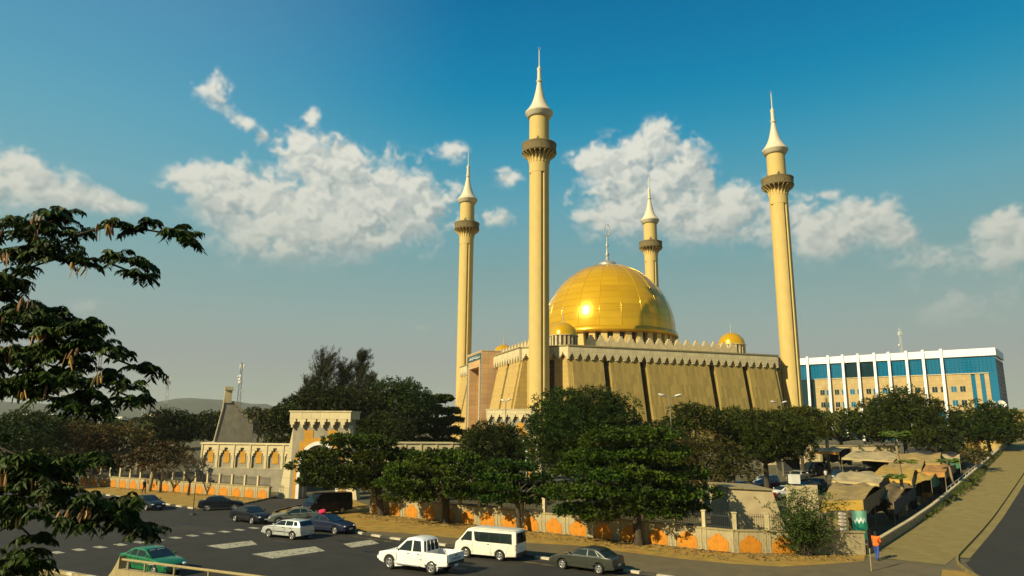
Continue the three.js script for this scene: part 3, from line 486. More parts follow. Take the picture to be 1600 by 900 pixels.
function tree(name, label, kind, cx, cy, cz, rx, ry, tx, tz, group, size = 1) {
  const gy = groundH(tx, tz), o = thing(name, label, name.includes('bush') ? 'bush' : 'tree', [tx, gy, tz], 0, group), seed = treeSeed++, r = rng(seed * 31 + 7), hue = 0.8 + 0.5 * r(), val = 0.54 + 0.38 * r(), L = new Leaves(seed, (TONES[kind] ?? TONES.loose).map((c, i) => c * val * (i === 0 ? hue : 1)));
  const x0 = cx - tx, z0 = cz - tz, y0 = cy - gy, limbs = [], near = -cz < 80;
  const tr = clamp(rx * 0.055, 0.1, 0.34), fork = Math.max(0.9, Math.min(y0 - ry * 0.35, y0 * 0.6)), F = V(x0 * 0.25 + (r() - 0.5) * 0.3, fork, z0 * 0.25);
  limbs.push(rod(V(0, -0.3, 0), V(F.x * 0.5 + (r() - 0.5) * 0.15, fork * 0.5, F.z * 0.5), tr * 1.25, tr, 9), rod(V(F.x * 0.5, fork * 0.5, F.z * 0.5), F, tr, tr * 0.85, 9), new THREE.SphereGeometry(tr * 0.95, 8, 6).translate(F.x, F.y, F.z));
  const leafL = (near ? 0.26 : clamp(-cz * 0.0036, 0.28, 0.62)) * size, leafW = leafL * (kind === 'dense' ? 0.40 : kind === 'layer' ? 0.58 : 0.45);
  const limb = (p) => { const m = F.clone().lerp(p, 0.5).add(V((r() - 0.5) * 0.5, 0.25, (r() - 0.5) * 0.5)); limbs.push(rod(F, m, tr * 0.6, tr * 0.4, 6), rod(m, p, tr * 0.4, tr * 0.12, 5)); };
  if (kind === 'layer') {
    const tiers = ry > 3 ? 5 : 4;
    for (let t = 0; t < tiers; t++) {
      const q = t / (tiers - 1), y = y0 - ry * 0.72 + q * ry * 1.57, R = rx * (q < 0.25 ? 0.86 : 1.02 - 0.62 * Math.pow((q - 0.25) / 0.75, 1.6)), n = Math.round(5 + R * 1.8);
      for (let k = 0; k < n; k++) {
        const a = k / n * Math.PI * 2 + r() * 0.8 + t, d = R * (0.35 + 0.6 * Math.sqrt(r())), px = x0 + Math.cos(a) * d, pz = z0 + Math.sin(a) * d * 0.62, py = y + (r() - 0.5) * ry * 0.22, s = clamp(rx * 0.22, 0.8, 1.45) * (0.7 + 0.6 * r());
        L.lobe(px, py, pz, s, s * 0.34, s, 260 * s * s + 90, leafL, leafW, 0.55);
        if (k % 2 === 0) limb(V(px, py - 0.15, pz));
      }
    }
  } else {
    const dense = kind === 'dense', n = Math.round(dense ? 24 + rx * 4 : 20 + rx * 3.4), area = 4 * Math.PI * Math.pow(rx, 1.3) * Math.pow(ry, 0.7), per = (dense ? 3.4 : kind === 'dry' ? 1.7 : 2.4) * area / (leafL * leafW) / n;
    for (let k = 0; k < n; k++) {
      const a = k * 2.39996 + r(), v = 1 - 1.55 * (k + 0.5) / n, s = Math.sqrt(Math.max(0, 1 - v * v)), f = dense ? 0.70 + 0.08 * r() : 0.62 + 0.22 * r(), q = (dense ? 0.27 + 0.09 * r() : 0.22 + 0.14 * r());
      const px = x0 + Math.cos(a) * s * rx * f, py = y0 + v * ry * f + (r() - 0.5) * ry * 0.15, pz = z0 + Math.sin(a) * s * rx * f, m = Math.min(rx, ry * 1.25) * q * 1.12;
      L.lobe(px, py, pz, m * (dense ? 1 : 1.2), m * (dense ? 0.85 : 0.62), m * (dense ? 1 : 1.2), per, leafL, leafW, 0.3);
      if (k % 3 === 0) limb(V(px, py - m * 0.3, pz));
    }
    if (dense) L.lobe(x0, y0 - ry * 0.1, z0, rx * 0.72, ry * 0.7, rx * 0.72, per * n * 0.22, leafL, leafW, 0.3);
  }
  obj('trunk', limbs, kind === 'dry' ? X.barkPale : X.bark, o);
  L.mesh('crown', o);
  return o;
}
const TREES = [
  ['mango_tree', 'leafy dark tree filling the gap between the front mango tree and the lamp', 'dense', 14.6, 5.3, -74, 5.0, 4.0, 14.6, -74],
  ['street_tree', 'spreading layered street tree at the kerbside verge behind the olive green sedan', 'layer', 9.5, 4.9, -57.2, 6.4, 3.6, 9.9, -55.7],
  ['street_tree', 'layered street tree in front of the orange wall above the white pickup', 'layer', -6.3, 4.1, -67.4, 6.2, 2.1, -5.9, -67.1],
  ['street_tree', 'layered street tree beside the dark minibus and the gatehouse', 'layer', -15.4, 4.9, -73.6, 7.3, 2.6, -12.8, -72.4],
  ['street_tree', 'small layered street tree directly above the white van roof', 'layer', 0.2, 3.9, -63.4, 3.9, 1.8, 0.9, -62.0],
  ['mango_tree', 'tall dense mango tree hiding the foot of the front minaret', 'dense', 8.0, 7.5, -77.0, 6.4, 5.9, 8.0, -77.0],
  ['mango_tree', 'round dark clipped tree in front of the mosque pavilion', 'dense', -2.0, 6.1, -86.0, 4.5, 3.2, -2.0, -86.0],
  ['leafy_tree', 'loose leafy tree beside the double street lamp below the slab wall', 'loose', 22.4, 9.5, -86.0, 3.3, 2.6, 22.4, -86.0],
  ['leafy_tree', 'small leafy tree against the third slot of the slab wall', 'loose', 28.8, 9.9, -92.0, 2.3, 2.0, 28.8, -92.0],
  ['mango_tree', 'wide dark mango tree over the parked red car', 'dense', 31.6, 7.4, -88.0, 5.9, 3.8, 31.6, -88.0],
  ['leafy_tree', 'olive brown leafy tree behind the wall left of the guard house', 'dry', 19.2, 5.2, -70.0, 4.2, 3.2, 18.5, -70.0],
  ['leafy_tree', 'pale leafy tree at the foot of the right minaret', 'loose', 43.5, 9.2, -106.0, 4.4, 3.4, 43.5, -106.0],
  ['leafy_tree', 'leafy tree beside the palm in front of the office columns', 'loose', 59.7, 9.2, -128.0, 6.7, 3.4, 59.7, -128.0],
  ['mango_tree', 'largest domed dark tree in front of the office block', 'dense', 68.1, 10.3, -122.0, 7.5, 5.3, 68.1, -122.0],
  ['leafy_tree', 'green tree tucked right of the papaya in front of the office', 'loose', 67.5, 7.1, -112.0, 3.7, 2.8, 67.5, -112.0],
  ['mango_tree', 'round green tree at the right end of the office block', 'dense', 85.2, 9.5, -126.0, 5.7, 4.3, 85.2, -126.0],
  ['thorn_bush', 'dry yellowish bush beside the ramp rail', 'dry', 65.5, 5.5, -100.0, 1.7, 1.8, 65.5, -100.0],
  ['leafy_tree', 'broad dark tree under the casuarinas behind the gatehouse', 'dense', -29.9, 10.7, -118.0, 9.6, 4.4, -29.9, -118.0],
  ['leafy_tree', 'pale leafy tree right of the casuarinas', 'dense', -20.4, 11.6, -128.0, 7.0, 5.4, -20.6, -128.0],
  ['leafy_tree', 'flat topped dark tree left of the mosque wall', 'layer', -14.0, 9.6, -134.0, 4.9, 5.0, -14.2, -134.0],
  ['leafy_tree', 'dark tree between the arcade wall and the gatehouse', 'loose', -33.0, 7.8, -104.0, 3.4, 5.2, -33.0, -104.0],
  ['leafy_tree', 'shady tree right behind the gatehouse roof', 'dense', -20.2, 6.5, -112.0, 5.2, 4.4, -20.2, -112.0],
  ['mango_tree', 'dark round tree beside the thin palm on the left', 'dense', -68.7, 7.8, -142.0, 5.7, 3.9, -68.7, -142.0],
  ['acacia_tree', 'olive acacia left of the dark round tree', 'dry', -67.5, 5.9, -122.0, 6.2, 3.2, -67.5, -122.0],
  ['acacia_tree', 'brownish acacia behind the left boundary wall', 'dry', -71.7, 5.5, -116.0, 6.3, 3.7, -71.7, -116.0],
  ['leafy_tree', 'deep green tree at the left edge behind the foreground branches', 'loose', -74.0, 6.1, -108.0, 5.8, 5.0, -74.0, -108.0],
  ['acacia_tree', 'low olive acacia over the left boundary wall', 'dry', -62.1, 2.7, -107.0, 5.0, 2.1, -62.1, -107.0],
  ['acacia_tree', 'thin crowned tree whose pale trunk stands at the left verge beside a pedestrian', 'dry', -48.5, 4.1, -99.0, 4.6, 2.4, -48.5, -96.4],
  ['leafy_tree', 'green tree behind the stepped monument wall', 'loose', -74.2, 7.8, -175.0, 6.7, 4.7, -74.2, -175.0],
  ['leafy_tree', 'brown green tree between the monument and the casuarinas', 'dry', -66.0, 9.8, -185.0, 7.0, 4.0, -66.0, -185.0],
  ['leafy_tree', 'shrubby tree at the far left under the foreground leaves', 'loose', -65.2, 2.8, -100.0, 4.5, 2.4, -65.2, -100.0],
];
for (const t of TREES) tree(...t);

// far trees: a few kinds, repeated out over the plain
{
  const protos = [[0, 'loose', 5, 3.6], [1, 'dense', 4.6, 3.8], [2, 'dry', 5.2, 3], [3, 'far', 6, 3.8]].map(([i, k, rx, ry]) => { const x = -150 - i * 18, z = -230 - i * 22; return tree('distant_tree', ['pale green distant tree', 'dark distant tree', 'olive distant tree', 'broad distant tree'][i] + ' standing far off on the plain', k, x, groundH(x, z) + ry + 1.2, z, rx, ry, x, z, 'distant trees on the plain', 1.25); });
  const r = rng(91);
  for (let i = 0; i < 120; i++) {
    const far = i > 74, d = far ? 420 + r() * 700 : 190 + r() * 230, az = far ? -41 + r() * 84 : (i < 58 ? -42 + r() * 30 : 26 + r() * 16), x = d * Math.tan(az * Math.PI / 180), z = -d;
    if (Math.abs(x - 30) < 62 && d < 290) continue; if (az > 20 && d < 290) continue;
    const s = 0.7 + r() * 0.7, p = protos[Math.floor(r() * 4)];
    copyOf(p, [x, groundH(x, z) - 0.3, z], r() * 6.28, p.userData.label, [s * (1 + r() * 0.5), s * (0.7 + 0.35 * r()), s * (1 + r() * 0.5)]);
  }
}
// casuarinas: wispy drooping plumes above the gatehouse
[[-36.2, 21.9, -130, 5.0, 'leftmost, bushiest feathery casuarina above the gatehouse'], [-32.4, 19.8, -131, 4.0, 'leaning middle casuarina between the two taller ones'], [-29.1, 21.9, -130, 3.2, 'pointed dark casuarina, tallest on the right of the three'], [-26.9, 17.4, -129, 2.2, 'small casuarina plume at the right of the group'], [-38.4, 16.8, -129, 2.8, 'short feathery casuarina at the left of the group']].forEach(([x, top, z, w, label], i) => {
  const gy = groundH(x, z), o = thing('casuarina_tree', label, 'tree', [x, gy, z], 0, 'casuarinas behind the gatehouse'), L = new Leaves(400 + i, TONES.casu), h = top - gy, r = rng(500 + i), limbs = [rod(V(0, -0.3, 0), V(0.3, h * 0.6, 0), 0.24, 0.14), rod(V(0.3, h * 0.6, 0), V(0.7, h * 0.97, 0), 0.14, 0.03)];
  const n = 26 + w * 26;
  for (let k = 0; k < n; k++) {
    const q = 0.3 + 0.7 * Math.pow(r(), 0.8), y = h * q, a = r() * 6.28, len = w * (1.25 - q * 0.95) * (0.5 + 0.7 * r()) + 0.3, lift = 0.9 + r() * 1.2, base = V(0.7 * q, y - len * lift * 0.6, 0), tip = V(0.7 * q + Math.cos(a) * len + 0.35 * len, y + len * lift * 0.5, Math.sin(a) * len);
    limbs.push(rod(base, tip, 0.035, 0.01, 4));
    for (let j = 0; j < 70; j++) { const p = base.clone().lerp(tip, 0.25 + 0.8 * r()); L.leaf(p.x + (r() - 0.5) * 0.45, p.y + (r() - 0.5) * 0.45, p.z + (r() - 0.5) * 0.45, V((r() - 0.3) * 0.9, 0.5 + r() * 0.7 - 0.3, r() - 0.5).normalize(), 0.55 + 0.4 * r(), 0.075, 0.7 + 0.7 * r()); }
  }
  obj('trunk', limbs, X.bark, o); L.mesh('crown', o);
});
// two nearly bare roadside trees
function bareTree(label, x, z, h, w, leaves, seed) {
  const o = thing('bare_tree', label, 'tree', [x, 0, z], 0), r = rng(seed), L = new Leaves(seed, [0.11, 0.085, 0.03]), limbs = [];
  const grow = (p, d, len, rad, lv) => { const q = p.clone().addScaledVector(d, len); limbs.push(rod(p, q, rad, rad * 0.68, lv < 2 ? 8 : 4)); if (lv > 2) for (let k = 0; k < leaves; k++) { const t = p.clone().lerp(q, r()); L.leaf(t.x, t.y, t.z, V(r() - 0.5, r() - 0.5, r() - 0.5).normalize(), 0.17, 0.07, 0.7 + 0.6 * r()); } if (lv < 5) { const n = lv < 1 ? 4 : 2 + (r() < 0.5 ? 1 : 0); for (let k = 0; k < n; k++) { const a = r() * 6.28, s = lv < 1 ? 0.75 : 0.6; grow(q, d.clone().multiplyScalar(0.9).add(V(Math.cos(a) * s * w, lv > 1 ? (r() - 0.35) * 0.5 : 0.25, Math.sin(a) * s * w)).normalize(), len * (0.66 + 0.2 * r()), rad * 0.6, lv + 1); } } };
  grow(V(0, -0.2, 0), V(0.05, 1, 0).normalize(), h * 0.3, 0.19, 0);
  obj('trunk', limbs, X.bark, o); L.mesh('crown', o);
}
bareTree('nearly bare tree with fine twigs standing on the left verge', -41, -91.6, 5.8, 1.25, 2, 61);
bareTree('nearly bare twisted tree near the left end of the arcade wall', -46.4, -95.2, 5.2, 1.35, 3, 67);
{ // feathery shrub growing against the wall by the corner
  const o = thing('wall_shrub', 'feathery dark shrub leaning over the railings beside the plain wall end', 'shrub', [21.0, 0, -51.7]), L = new Leaves(71, [0.032, 0.058, 0.008]), r = rng(72), st = [];
  for (let k = 0; k < 60; k++) {
    const a = r() * 6.28, R = 0.4 + r() * 2.3, tip = V(Math.cos(a) * R + 0.2, 1.6 + r() * 3.4 - R * 0.35, Math.sin(a) * R * 0.55 - 0.3); st.push(rod(V((r() - 0.5) * 0.7, 0, (r() - 0.5) * 0.2), tip, 0.035, 0.012, 5));
    for (let j = 0; j < 20; j++) { const b = V(0, 0, 0).lerp(tip, 0.45 + 0.6 * r()).add(V((r() - 0.5) * 0.9, (r() - 0.5) * 0.7, (r() - 0.5) * 0.6)), d = V(r() - 0.5, 0.1 + (r() - 0.5) * 0.7, r() - 0.5).normalize(), sh = 0.6 + 0.8 * r(); for (let q = 0; q < 12; q++) { const s = q / 12 * 0.75; L.leaf(b.x + d.x * s, b.y + d.y * s - s * s * 0.3, b.z + d.z * s, V(d.x * 0.4 + (r() - 0.5) * 1.8, (r() - 0.5) * 0.9, d.z * 0.4 + (r() - 0.5) * 1.8).normalize(), 0.17, 0.06, sh); } }
  }
  obj('stem', st, X.bark, o); L.mesh('foliage', o);
}
function papaya(label, x, z, h, crowns, seed) {
  const gy = groundH(x, z), o = thing('papaya_tree', label, 'tree', [x, gy, z]), r = rng(seed);
  obj('trunk', [rod(V(0, -0.3, 0), V(-0.1, h * 0.5, 0), 0.19, 0.16, 10), rod(V(-0.1, h * 0.5, 0), V(-0.28, h, 0), 0.16, 0.09, 10)], X.barkPale, o);
  for (const [cy, n, R, ox] of crowns) {
    const L = new Leaves(seed + cy * 10, [0.060, 0.105, 0.014]), st = [];
    for (let k = 0; k < n; k++) {
      const a = k * 2.4 + r() * 0.5, e = 0.55 - k / n * 0.7, b = V(ox - 0.28 * cy / h, cy, 0), tip = b.clone().add(V(Math.cos(a) * R * Math.cos(e), Math.sin(e) * R * 0.7, Math.sin(a) * R * Math.cos(e))); st.push(rod(b, tip, 0.028, 0.016, 5));
      for (let f = 0; f < 8; f++) { const t = (f - 3.5) / 3.5 * 2.2 + a; for (let q = 0; q < 5; q++) { const s = q * 0.085, d = V(Math.cos(t), -0.25, Math.sin(t)).normalize(); for (const w of [-0.7, 0, 0.7]) L.leaf(tip.x + d.x * s, tip.y + d.y * s, tip.z + d.z * s, V(Math.cos(t + w), -0.3, Math.sin(t + w)).normalize(), 0.30 - q * 0.025, 0.12, 0.75 + 0.5 * r()); } }
    }
    obj('leaf_stalk', st, X.leafStalk, o); L.mesh('crown', o);
  }
}
papaya('tall papaya tree with a bare pale stem beside the ramp wall', 39.6, -72.3, 8.0, [[7.9, 16, 1.15, 0], [3.75, 7, 0.75, -0.5], [5.2, 5, 0.7, 0.8]], 81);
papaya('low young papaya poking over the ramp wall rail', 53.5, -86.5, 4.2, [[4.0, 12, 0.95, 0]], 85);
function palm(label, x, z, h, R, seed, name = 'palm_tree') {
  const gy = groundH(x, z), o = thing(name, label, 'palm', [x, gy, z]), r = rng(seed), L = new Leaves(seed, [0.05, 0.06, 0.016]), st = [];
  obj('trunk', [rod(V(0, -0.3, 0), V(0.05, h * 0.6, 0), 0.3, 0.24, 10), rod(V(0.05, h * 0.6, 0), V(0.1, h, 0), 0.24, 0.16, 10)], X.barkPale, o);
  for (let k = 0; k < 13; k++) { const a = k * 2.4 + r(), up = 1.0 - k / 13 * 1.2, pts = []; for (let q = 0; q <= 6; q++) { const t = q / 6; pts.push(V(0.1 + Math.cos(a) * R * t, h + R * (up * t - 0.95 * t * t), Math.sin(a) * R * t)); } for (let q = 0; q < 6; q++) st.push(rod(pts[q], pts[q + 1], 0.03, 0.02, 4)); for (let j = 0; j < 60; j++) { const t = 0.12 + 0.88 * j / 60, q = Math.min(5, Math.floor(t * 6)), p = pts[q].clone().lerp(pts[q + 1], t * 6 - q), s = j % 2 ? 1 : -1; L.leaf(p.x, p.y, p.z, V(-Math.sin(a) * s + Math.cos(a) * 0.6, -0.5, Math.cos(a) * s + Math.sin(a) * 0.6).normalize(), 0.7 * (1.1 - t * 0.5), 0.07, 0.8 + 0.4 * r()); } }
  obj('frond_stalk', st, X.leafStalk, o); L.mesh('crown', o);
}
palm('thin palm among the trees at the left', -67.9, -130, 8.6, 3.2, 88);
palm('palm with a pale straight trunk behind the market', 50, -112, 8.4, 2.6, 89);

// the near tree at the left edge: drooping compound leaves and bunches of dry pods
const FORE_BRANCHES = [[[-9.37,10.17,-12.0],[-9.04,10.85,-12.0],[-8.46,11.56,-12.0],[-7.93,11.89,-12.0],[-7.15,12.09,-12.0],[-6.34,12.05,-12.0],[-5.75,11.84,-12.0]],[[-9.04,10.85,-12.0],[-8.64,11.2,-12.0],[-7.88,11.5,-12.0],[-7.19,11.45,-12.0],[-6.54,11.22,-12.0]],[[-8.65,11.32,-12.0],[-8.41,12.03,-12.0],[-8.22,12.49,-12.0]],[[-9.6,11.55,-12.0],[-9.22,12.03,-12.0],[-8.99,12.21,-12.0]],[[-9.52,9.72,-12.0],[-8.74,10.4,-12.0],[-7.84,10.41,-12.0],[-7.23,9.96,-12.0],[-6.46,9.58,-12.0]],[[-9.45,9.28,-12.0],[-8.42,9.73,-12.0],[-7.61,9.52,-12.0],[-6.8,9.19,-12.0],[-6.51,9.07,-12.0]],[[-9.41,9.06,-12.0],[-8.45,9.23,-12.0],[-7.66,9.06,-12.0],[-6.98,8.87,-12.0]],[[-9.29,8.32,-12.0],[-8.41,8.22,-12.0],[-7.71,7.89,-12.0],[-7.11,7.4,-12.0],[-6.54,7.08,-12.0],[-6.07,6.88,-12.0]],[[-8.57,7.9,-12.0],[-7.88,7.58,-12.0],[-7.19,7.19,-12.0],[-6.87,7.2,-12.0]],[[-8.93,6.18,-12.0],[-8.35,6.46,-12.0],[-7.86,6.34,-12.0]],[[-9.2,7.79,-12.0],[-8.52,7.59,-12.0],[-8.14,7.18,-12.0],[-7.95,6.73,-12.0]]];
const FORE_MASSES = [[-8.15,10.18,-12.0,0.94,0.47],[-8.15,9.46,-12.0,1.05,0.44],[-7.53,9.74,-12.0,0.61,0.36],[-7.6,7.86,-12.0,0.83,0.33],[-6.88,7.3,-12.0,0.61,0.31],[-8.33,7.39,-12.0,0.33,0.44],[-8.17,6.33,-12.0,0.39,0.24]];
const FORE_PODS = [[-8.29,12.18,-11.9],[-8.31,11.91,-11.9],[-7.23,11.99,-11.9],[-7.06,12.04,-11.9],[-8.79,11.53,-11.9],[-8.93,11.97,-11.9],[-7.46,11.33,-11.9],[-8.73,10.44,-11.9],[-8.27,10.73,-11.9],[-8.39,9.89,-11.9],[-7.97,10.17,-11.9],[-7.35,9.82,-11.9],[-6.89,9.49,-11.9],[-7.65,9.29,-11.9],[-8.13,9.16,-11.9],[-8.39,7.86,-11.9],[-8.19,7.83,-11.9],[-7.86,7.3,-11.9],[-7.54,7.45,-11.9],[-6.72,7.31,-11.9],[-7.14,7.31,-11.9],[-7.68,7.76,-11.9]];
{
  const o = thing('near_tree', 'dark near tree reaching in from the left edge with straw coloured seed pods', 'tree', [-12.2, 0, -12.4]), B = V(-12.2, 0, -12.4), r = rng(200), st = [], L = new Leaves(201, TONES.fore);
  const P = (a) => V(a[0] - B.x, a[1] - B.y, a[2] - B.z);
  st.push(rod(V(0, -0.3, 0), V(0.25, 5, 0.2), 0.3, 0.24, 12), rod(V(0.25, 5, 0.2), V(0.9, 8.8, 0.3), 0.24, 0.15, 12), rod(V(0.9, 8.8, 0.3), V(1.7, 11.2, 0.3), 0.15, 0.06, 8));
  const spray = (p, R) => { // a terminal tuft: arching stalks set with drooping leaflets
    const n = 6 + Math.floor(r() * 4);
    for (let k = 0; k < n; k++) {
      const a = r() * 6.28, d = V(Math.cos(a), 0.3 + r() * 0.9, Math.sin(a)), len = R * (0.65 + 0.5 * r()), sh = 0.6 + 0.8 * r(); let q = p.clone();
      for (let j = 0; j < 9; j++) { const t = j / 9, nx = q.clone().add(V(d.x * len / 9, (d.y - 1.7 * t) * len / 9, d.z * len / 9)); if (j % 4 === 0) st.push(rod(q, nx.clone().add(nx).sub(q), 0.004, 0.003, 3)); q = nx; for (const s of [-1, 1]) L.leaf(q.x, q.y, q.z, V(-d.z * s + d.x * 0.4, -0.55 - 0.5 * t, d.x * s + d.z * 0.4).normalize(), 0.135 * (0.75 + 0.5 * r()), 0.05, sh); }
    }
  };
  for (const b of FORE_BRANCHES) {
    const c = new THREE.CatmullRomCurve3([V(1.0, clamp(b[0][1] - 0.7, 5, 10.4), 0.3), ...b.map((q) => P(q).add(V(0, -0.03, (r() - 0.5) * 0.5)))]); st.push(new THREE.TubeGeometry(c, 40, 0.018, 5));
    const n = Math.round(c.getLength() * 3.1); for (let k = 0; k < n; k++) { const t = 0.22 + 0.78 * k / n; if (r() < 0.2) continue; spray(c.getPoint(t).add(V((r() - 0.5) * 0.2, (r() - 0.35) * 0.34, (r() - 0.5) * 0.5)), 0.2 + 0.18 * r()); }
    spray(c.getPoint(1), 0.32); spray(c.getPoint(0.97), 0.3);
  }
  for (const [x, y, z, a, b] of FORE_MASSES) { const n = Math.round(a * b * 36) + 2; for (let k = 0; k < n; k++) { const t = r() * 6.28, q = Math.sqrt(r()); spray(P([x + Math.cos(t) * a * q, y + Math.sin(t) * b * q, z + (r() - 0.5) * 1.0]), 0.3); } }
  obj('trunk', st, X.bark, o); L.mesh('crown', o);
  const podG = new THREE.SphereGeometry(1, 8, 5); podG.scale(0.021, 0.115, 0.005); podG.translate(0, -0.115, 0); const podM = [M('dry pod', [0.42, 0.245, 0.05], { rough: 0.7 }), M('dry pod brown', [0.20, 0.10, 0.03], { rough: 0.7 })];
  for (const q of FORE_PODS) { const p = P(q), n = 4 + Math.floor(r() * 5); for (let k = 0; k < n; k++) { const m = new THREE.Mesh(podG, podM[r() < 0.5 ? 0 : 1]); m.name = 'seed_pod'; m.position.copy(p).add(V((r() - 0.5) * 0.2, (r() - 0.5) * 0.14, (r() - 0.5) * 0.2 + 0.3)); m.rotation.set((r() - 0.5) * 0.7, r() * 6.28, (r() - 0.5) * 0.6); m.scale.set(0.7 + 0.6 * r(), 0.55 + 0.75 * r(), 1); m.castShadow = m.receiveShadow = true; o.add(m); } }
}
// leaf litter on the verge
{
  const g = new THREE.PlaneGeometry(0.13, 0.07).rotateX(-Math.PI / 2), n = 2600, m = new THREE.InstancedMesh(g, M('fallen leaf', [0.5, 0.5, 0.5]), n), r = rng(301), q = new THREE.Object3D(), c = new THREE.Color();
  for (let i = 0; i < n; i++) { const t = r(), w = Math.pow(r(), 1.8) * 3.2, s = i % 5 === 0 ? 1 : 0; q.position.set(s ? lerp(-60, -31, t) + 0.5 * w : lerp(-14, 24, t) - 0.5 * w * (t < 0.8 ? 1 : 0), 0.03 + r() * 0.03, s ? lerp(-104, -88.2, t) + 0.9 * w : lerp(-74, -52.5, Math.min(1, t * 1.25)) + 0.85 * w + 0.2); q.rotation.set((r() - 0.5) * 0.8, r() * 6.28, (r() - 0.5) * 0.8); q.scale.setScalar(0.7 + r()); q.updateMatrix(); m.setMatrixAt(i, q.matrix); const k = r(); m.setColorAt(i, c.setRGB(0.12 + 0.5 * k, 0.08 + 0.32 * k, 0.03 + 0.1 * k)); }
  m.name = 'fallen_leaves'; m.castShadow = m.receiveShadow = true; scene.add(m); tag(m, 'scattered dry leaves lying along the foot of the boundary walls', 'leaves', null, 'stuff');
}

{ // weeds sprouting at the foot of the ramp wall
  const o = thing('wall_weeds', 'ragged green weeds sprouting along the foot of the ramp wall', 'weeds'); o.userData.kind = 'stuff';
  const L = new Leaves(310, [0.055, 0.070, 0.012]), r = rng(311);
  for (let k = 0; k < 420; k++) { const s = 20 + Math.pow(r(), 0.8) * 70, big = Math.exp(-(((s - 48) / 14) ** 2)), p = ramp(s, 0.05 + r() * (0.25 + 0.9 * big), 0.03); for (let q = 0; q < 14; q++) L.leaf(p.x, p.y + r() * 0.2 * (1 + 2 * big), p.z, V(r() - 0.5 + 0.25, 0.6 + r() * 0.6, r() - 0.4).normalize(), 0.18 + 0.3 * r() * (0.5 + big), 0.05, 0.6 + 0.8 * r()); }
  L.mesh('weed', o);
}
// ---------- vehicles (local x forward, y up) ----------
const CARS = {
  sedan: { W: 1.70, H: 1.42, belt: 0.96, wheels: [1.33, -1.27], wr: 0.305, clear: 0.24, top: [[-2.2, 0.36], [-2.25, 0.6], [-2.2, 0.92], [-2.08, 1.0], [-1.45, 1.02], [0.85, 0.96], [1.4, 0.9], [2.0, 0.78], [2.19, 0.66], [2.25, 0.46], [2.18, 0.3]],
    cabin: [[-1.82, 0.96], [-1.2, 1.33], [-0.95, 1.4], [-0.2, 1.42], [0.12, 1.37], [1.02, 0.93]], win: [[[-0.42, 1.0], [0.72, 1.0], [0.14, 1.31], [-0.42, 1.35]], [[-1.2, 1.02], [-0.5, 1.01], [-0.5, 1.35], [-0.92, 1.33]], [[-1.56, 1.03], [-1.28, 1.03], [-1.02, 1.3]]], screen: [0.98, 0.96, 0.16, 1.36], rear: [-1.76, 1.0, -1.22, 1.32], doors: [0.78, -0.46, -1.24] },
  wagon: { W: 1.68, H: 1.45, belt: 0.96, wheels: [1.27, -1.23], wr: 0.30, clear: 0.24, top: [[-2.0, 0.36], [-2.06, 0.6], [-2.0, 0.98], [-1.9, 1.02], [0.8, 0.97], [1.4, 0.91], [1.95, 0.78], [2.1, 0.64], [2.13, 0.44], [2.05, 0.3]],
    cabin: [[-1.98, 0.98], [-1.72, 1.38], [-1.55, 1.43], [-0.4, 1.45], [0.1, 1.38], [0.98, 0.94]], win: [[[-0.38, 1.02], [0.7, 1.02], [0.12, 1.33], [-0.38, 1.37]], [[-1.2, 1.03], [-0.46, 1.02], [-0.46, 1.37], [-1.18, 1.36]], [[-1.72, 1.05], [-1.28, 1.04], [-1.26, 1.35], [-1.56, 1.33]]], screen: [0.94, 0.97, 0.14, 1.37], rear: [-1.97, 1.02, -1.72, 1.36], doors: [0.76, -0.42, -1.2] },
  van: { W: 1.74, H: 1.99, belt: 1.1, wheels: [1.42, -1.15], wr: 0.33, clear: 0.26, oneBox: true, top: [[-2.33, 0.34], [-2.37, 0.9], [-2.3, 1.86], [-2.18, 1.96], [1.05, 1.99], [1.34, 1.9], [2.02, 1.16], [2.28, 0.98], [2.36, 0.6], [2.28, 0.3]],
    win: [[[0.98, 1.16], [1.86, 1.16], [1.36, 1.74], [1.0, 1.76]], [[-2.0, 1.14], [0.56, 1.14], [0.74, 1.2], [0.86, 1.76], [-2.0, 1.76]]], screen: [2.02, 1.2, 1.4, 1.86], rear: [-2.37, 1.16, -2.31, 1.8], doors: [0.92, -0.5] },
  pickup: { W: 1.78, H: 1.80, belt: 1.06, wheels: [1.62, -1.46], wr: 0.37, clear: 0.42, top: [[-2.58, 0.52], [-2.6, 0.74], [-0.86, 0.74], [-0.82, 1.08], [1.1, 1.07], [1.6, 1.04], [2.25, 0.94], [2.5, 0.8], [2.58, 0.56], [2.48, 0.4]],
    cabin: [[-0.92, 1.06], [-0.76, 1.66], [-0.6, 1.77], [-0.1, 1.8], [0.42, 1.76], [1.32, 1.04]], win: [[[0.02, 1.1], [1.02, 1.1], [0.44, 1.62], [0.04, 1.67]], [[-0.72, 1.12], [-0.08, 1.1], [-0.06, 1.67], [-0.56, 1.66]]], screen: [1.28, 1.08, 0.48, 1.74], rear: [-0.92, 1.12, -0.78, 1.64], doors: [1.08, -0.02, -0.76], bed: true },
};
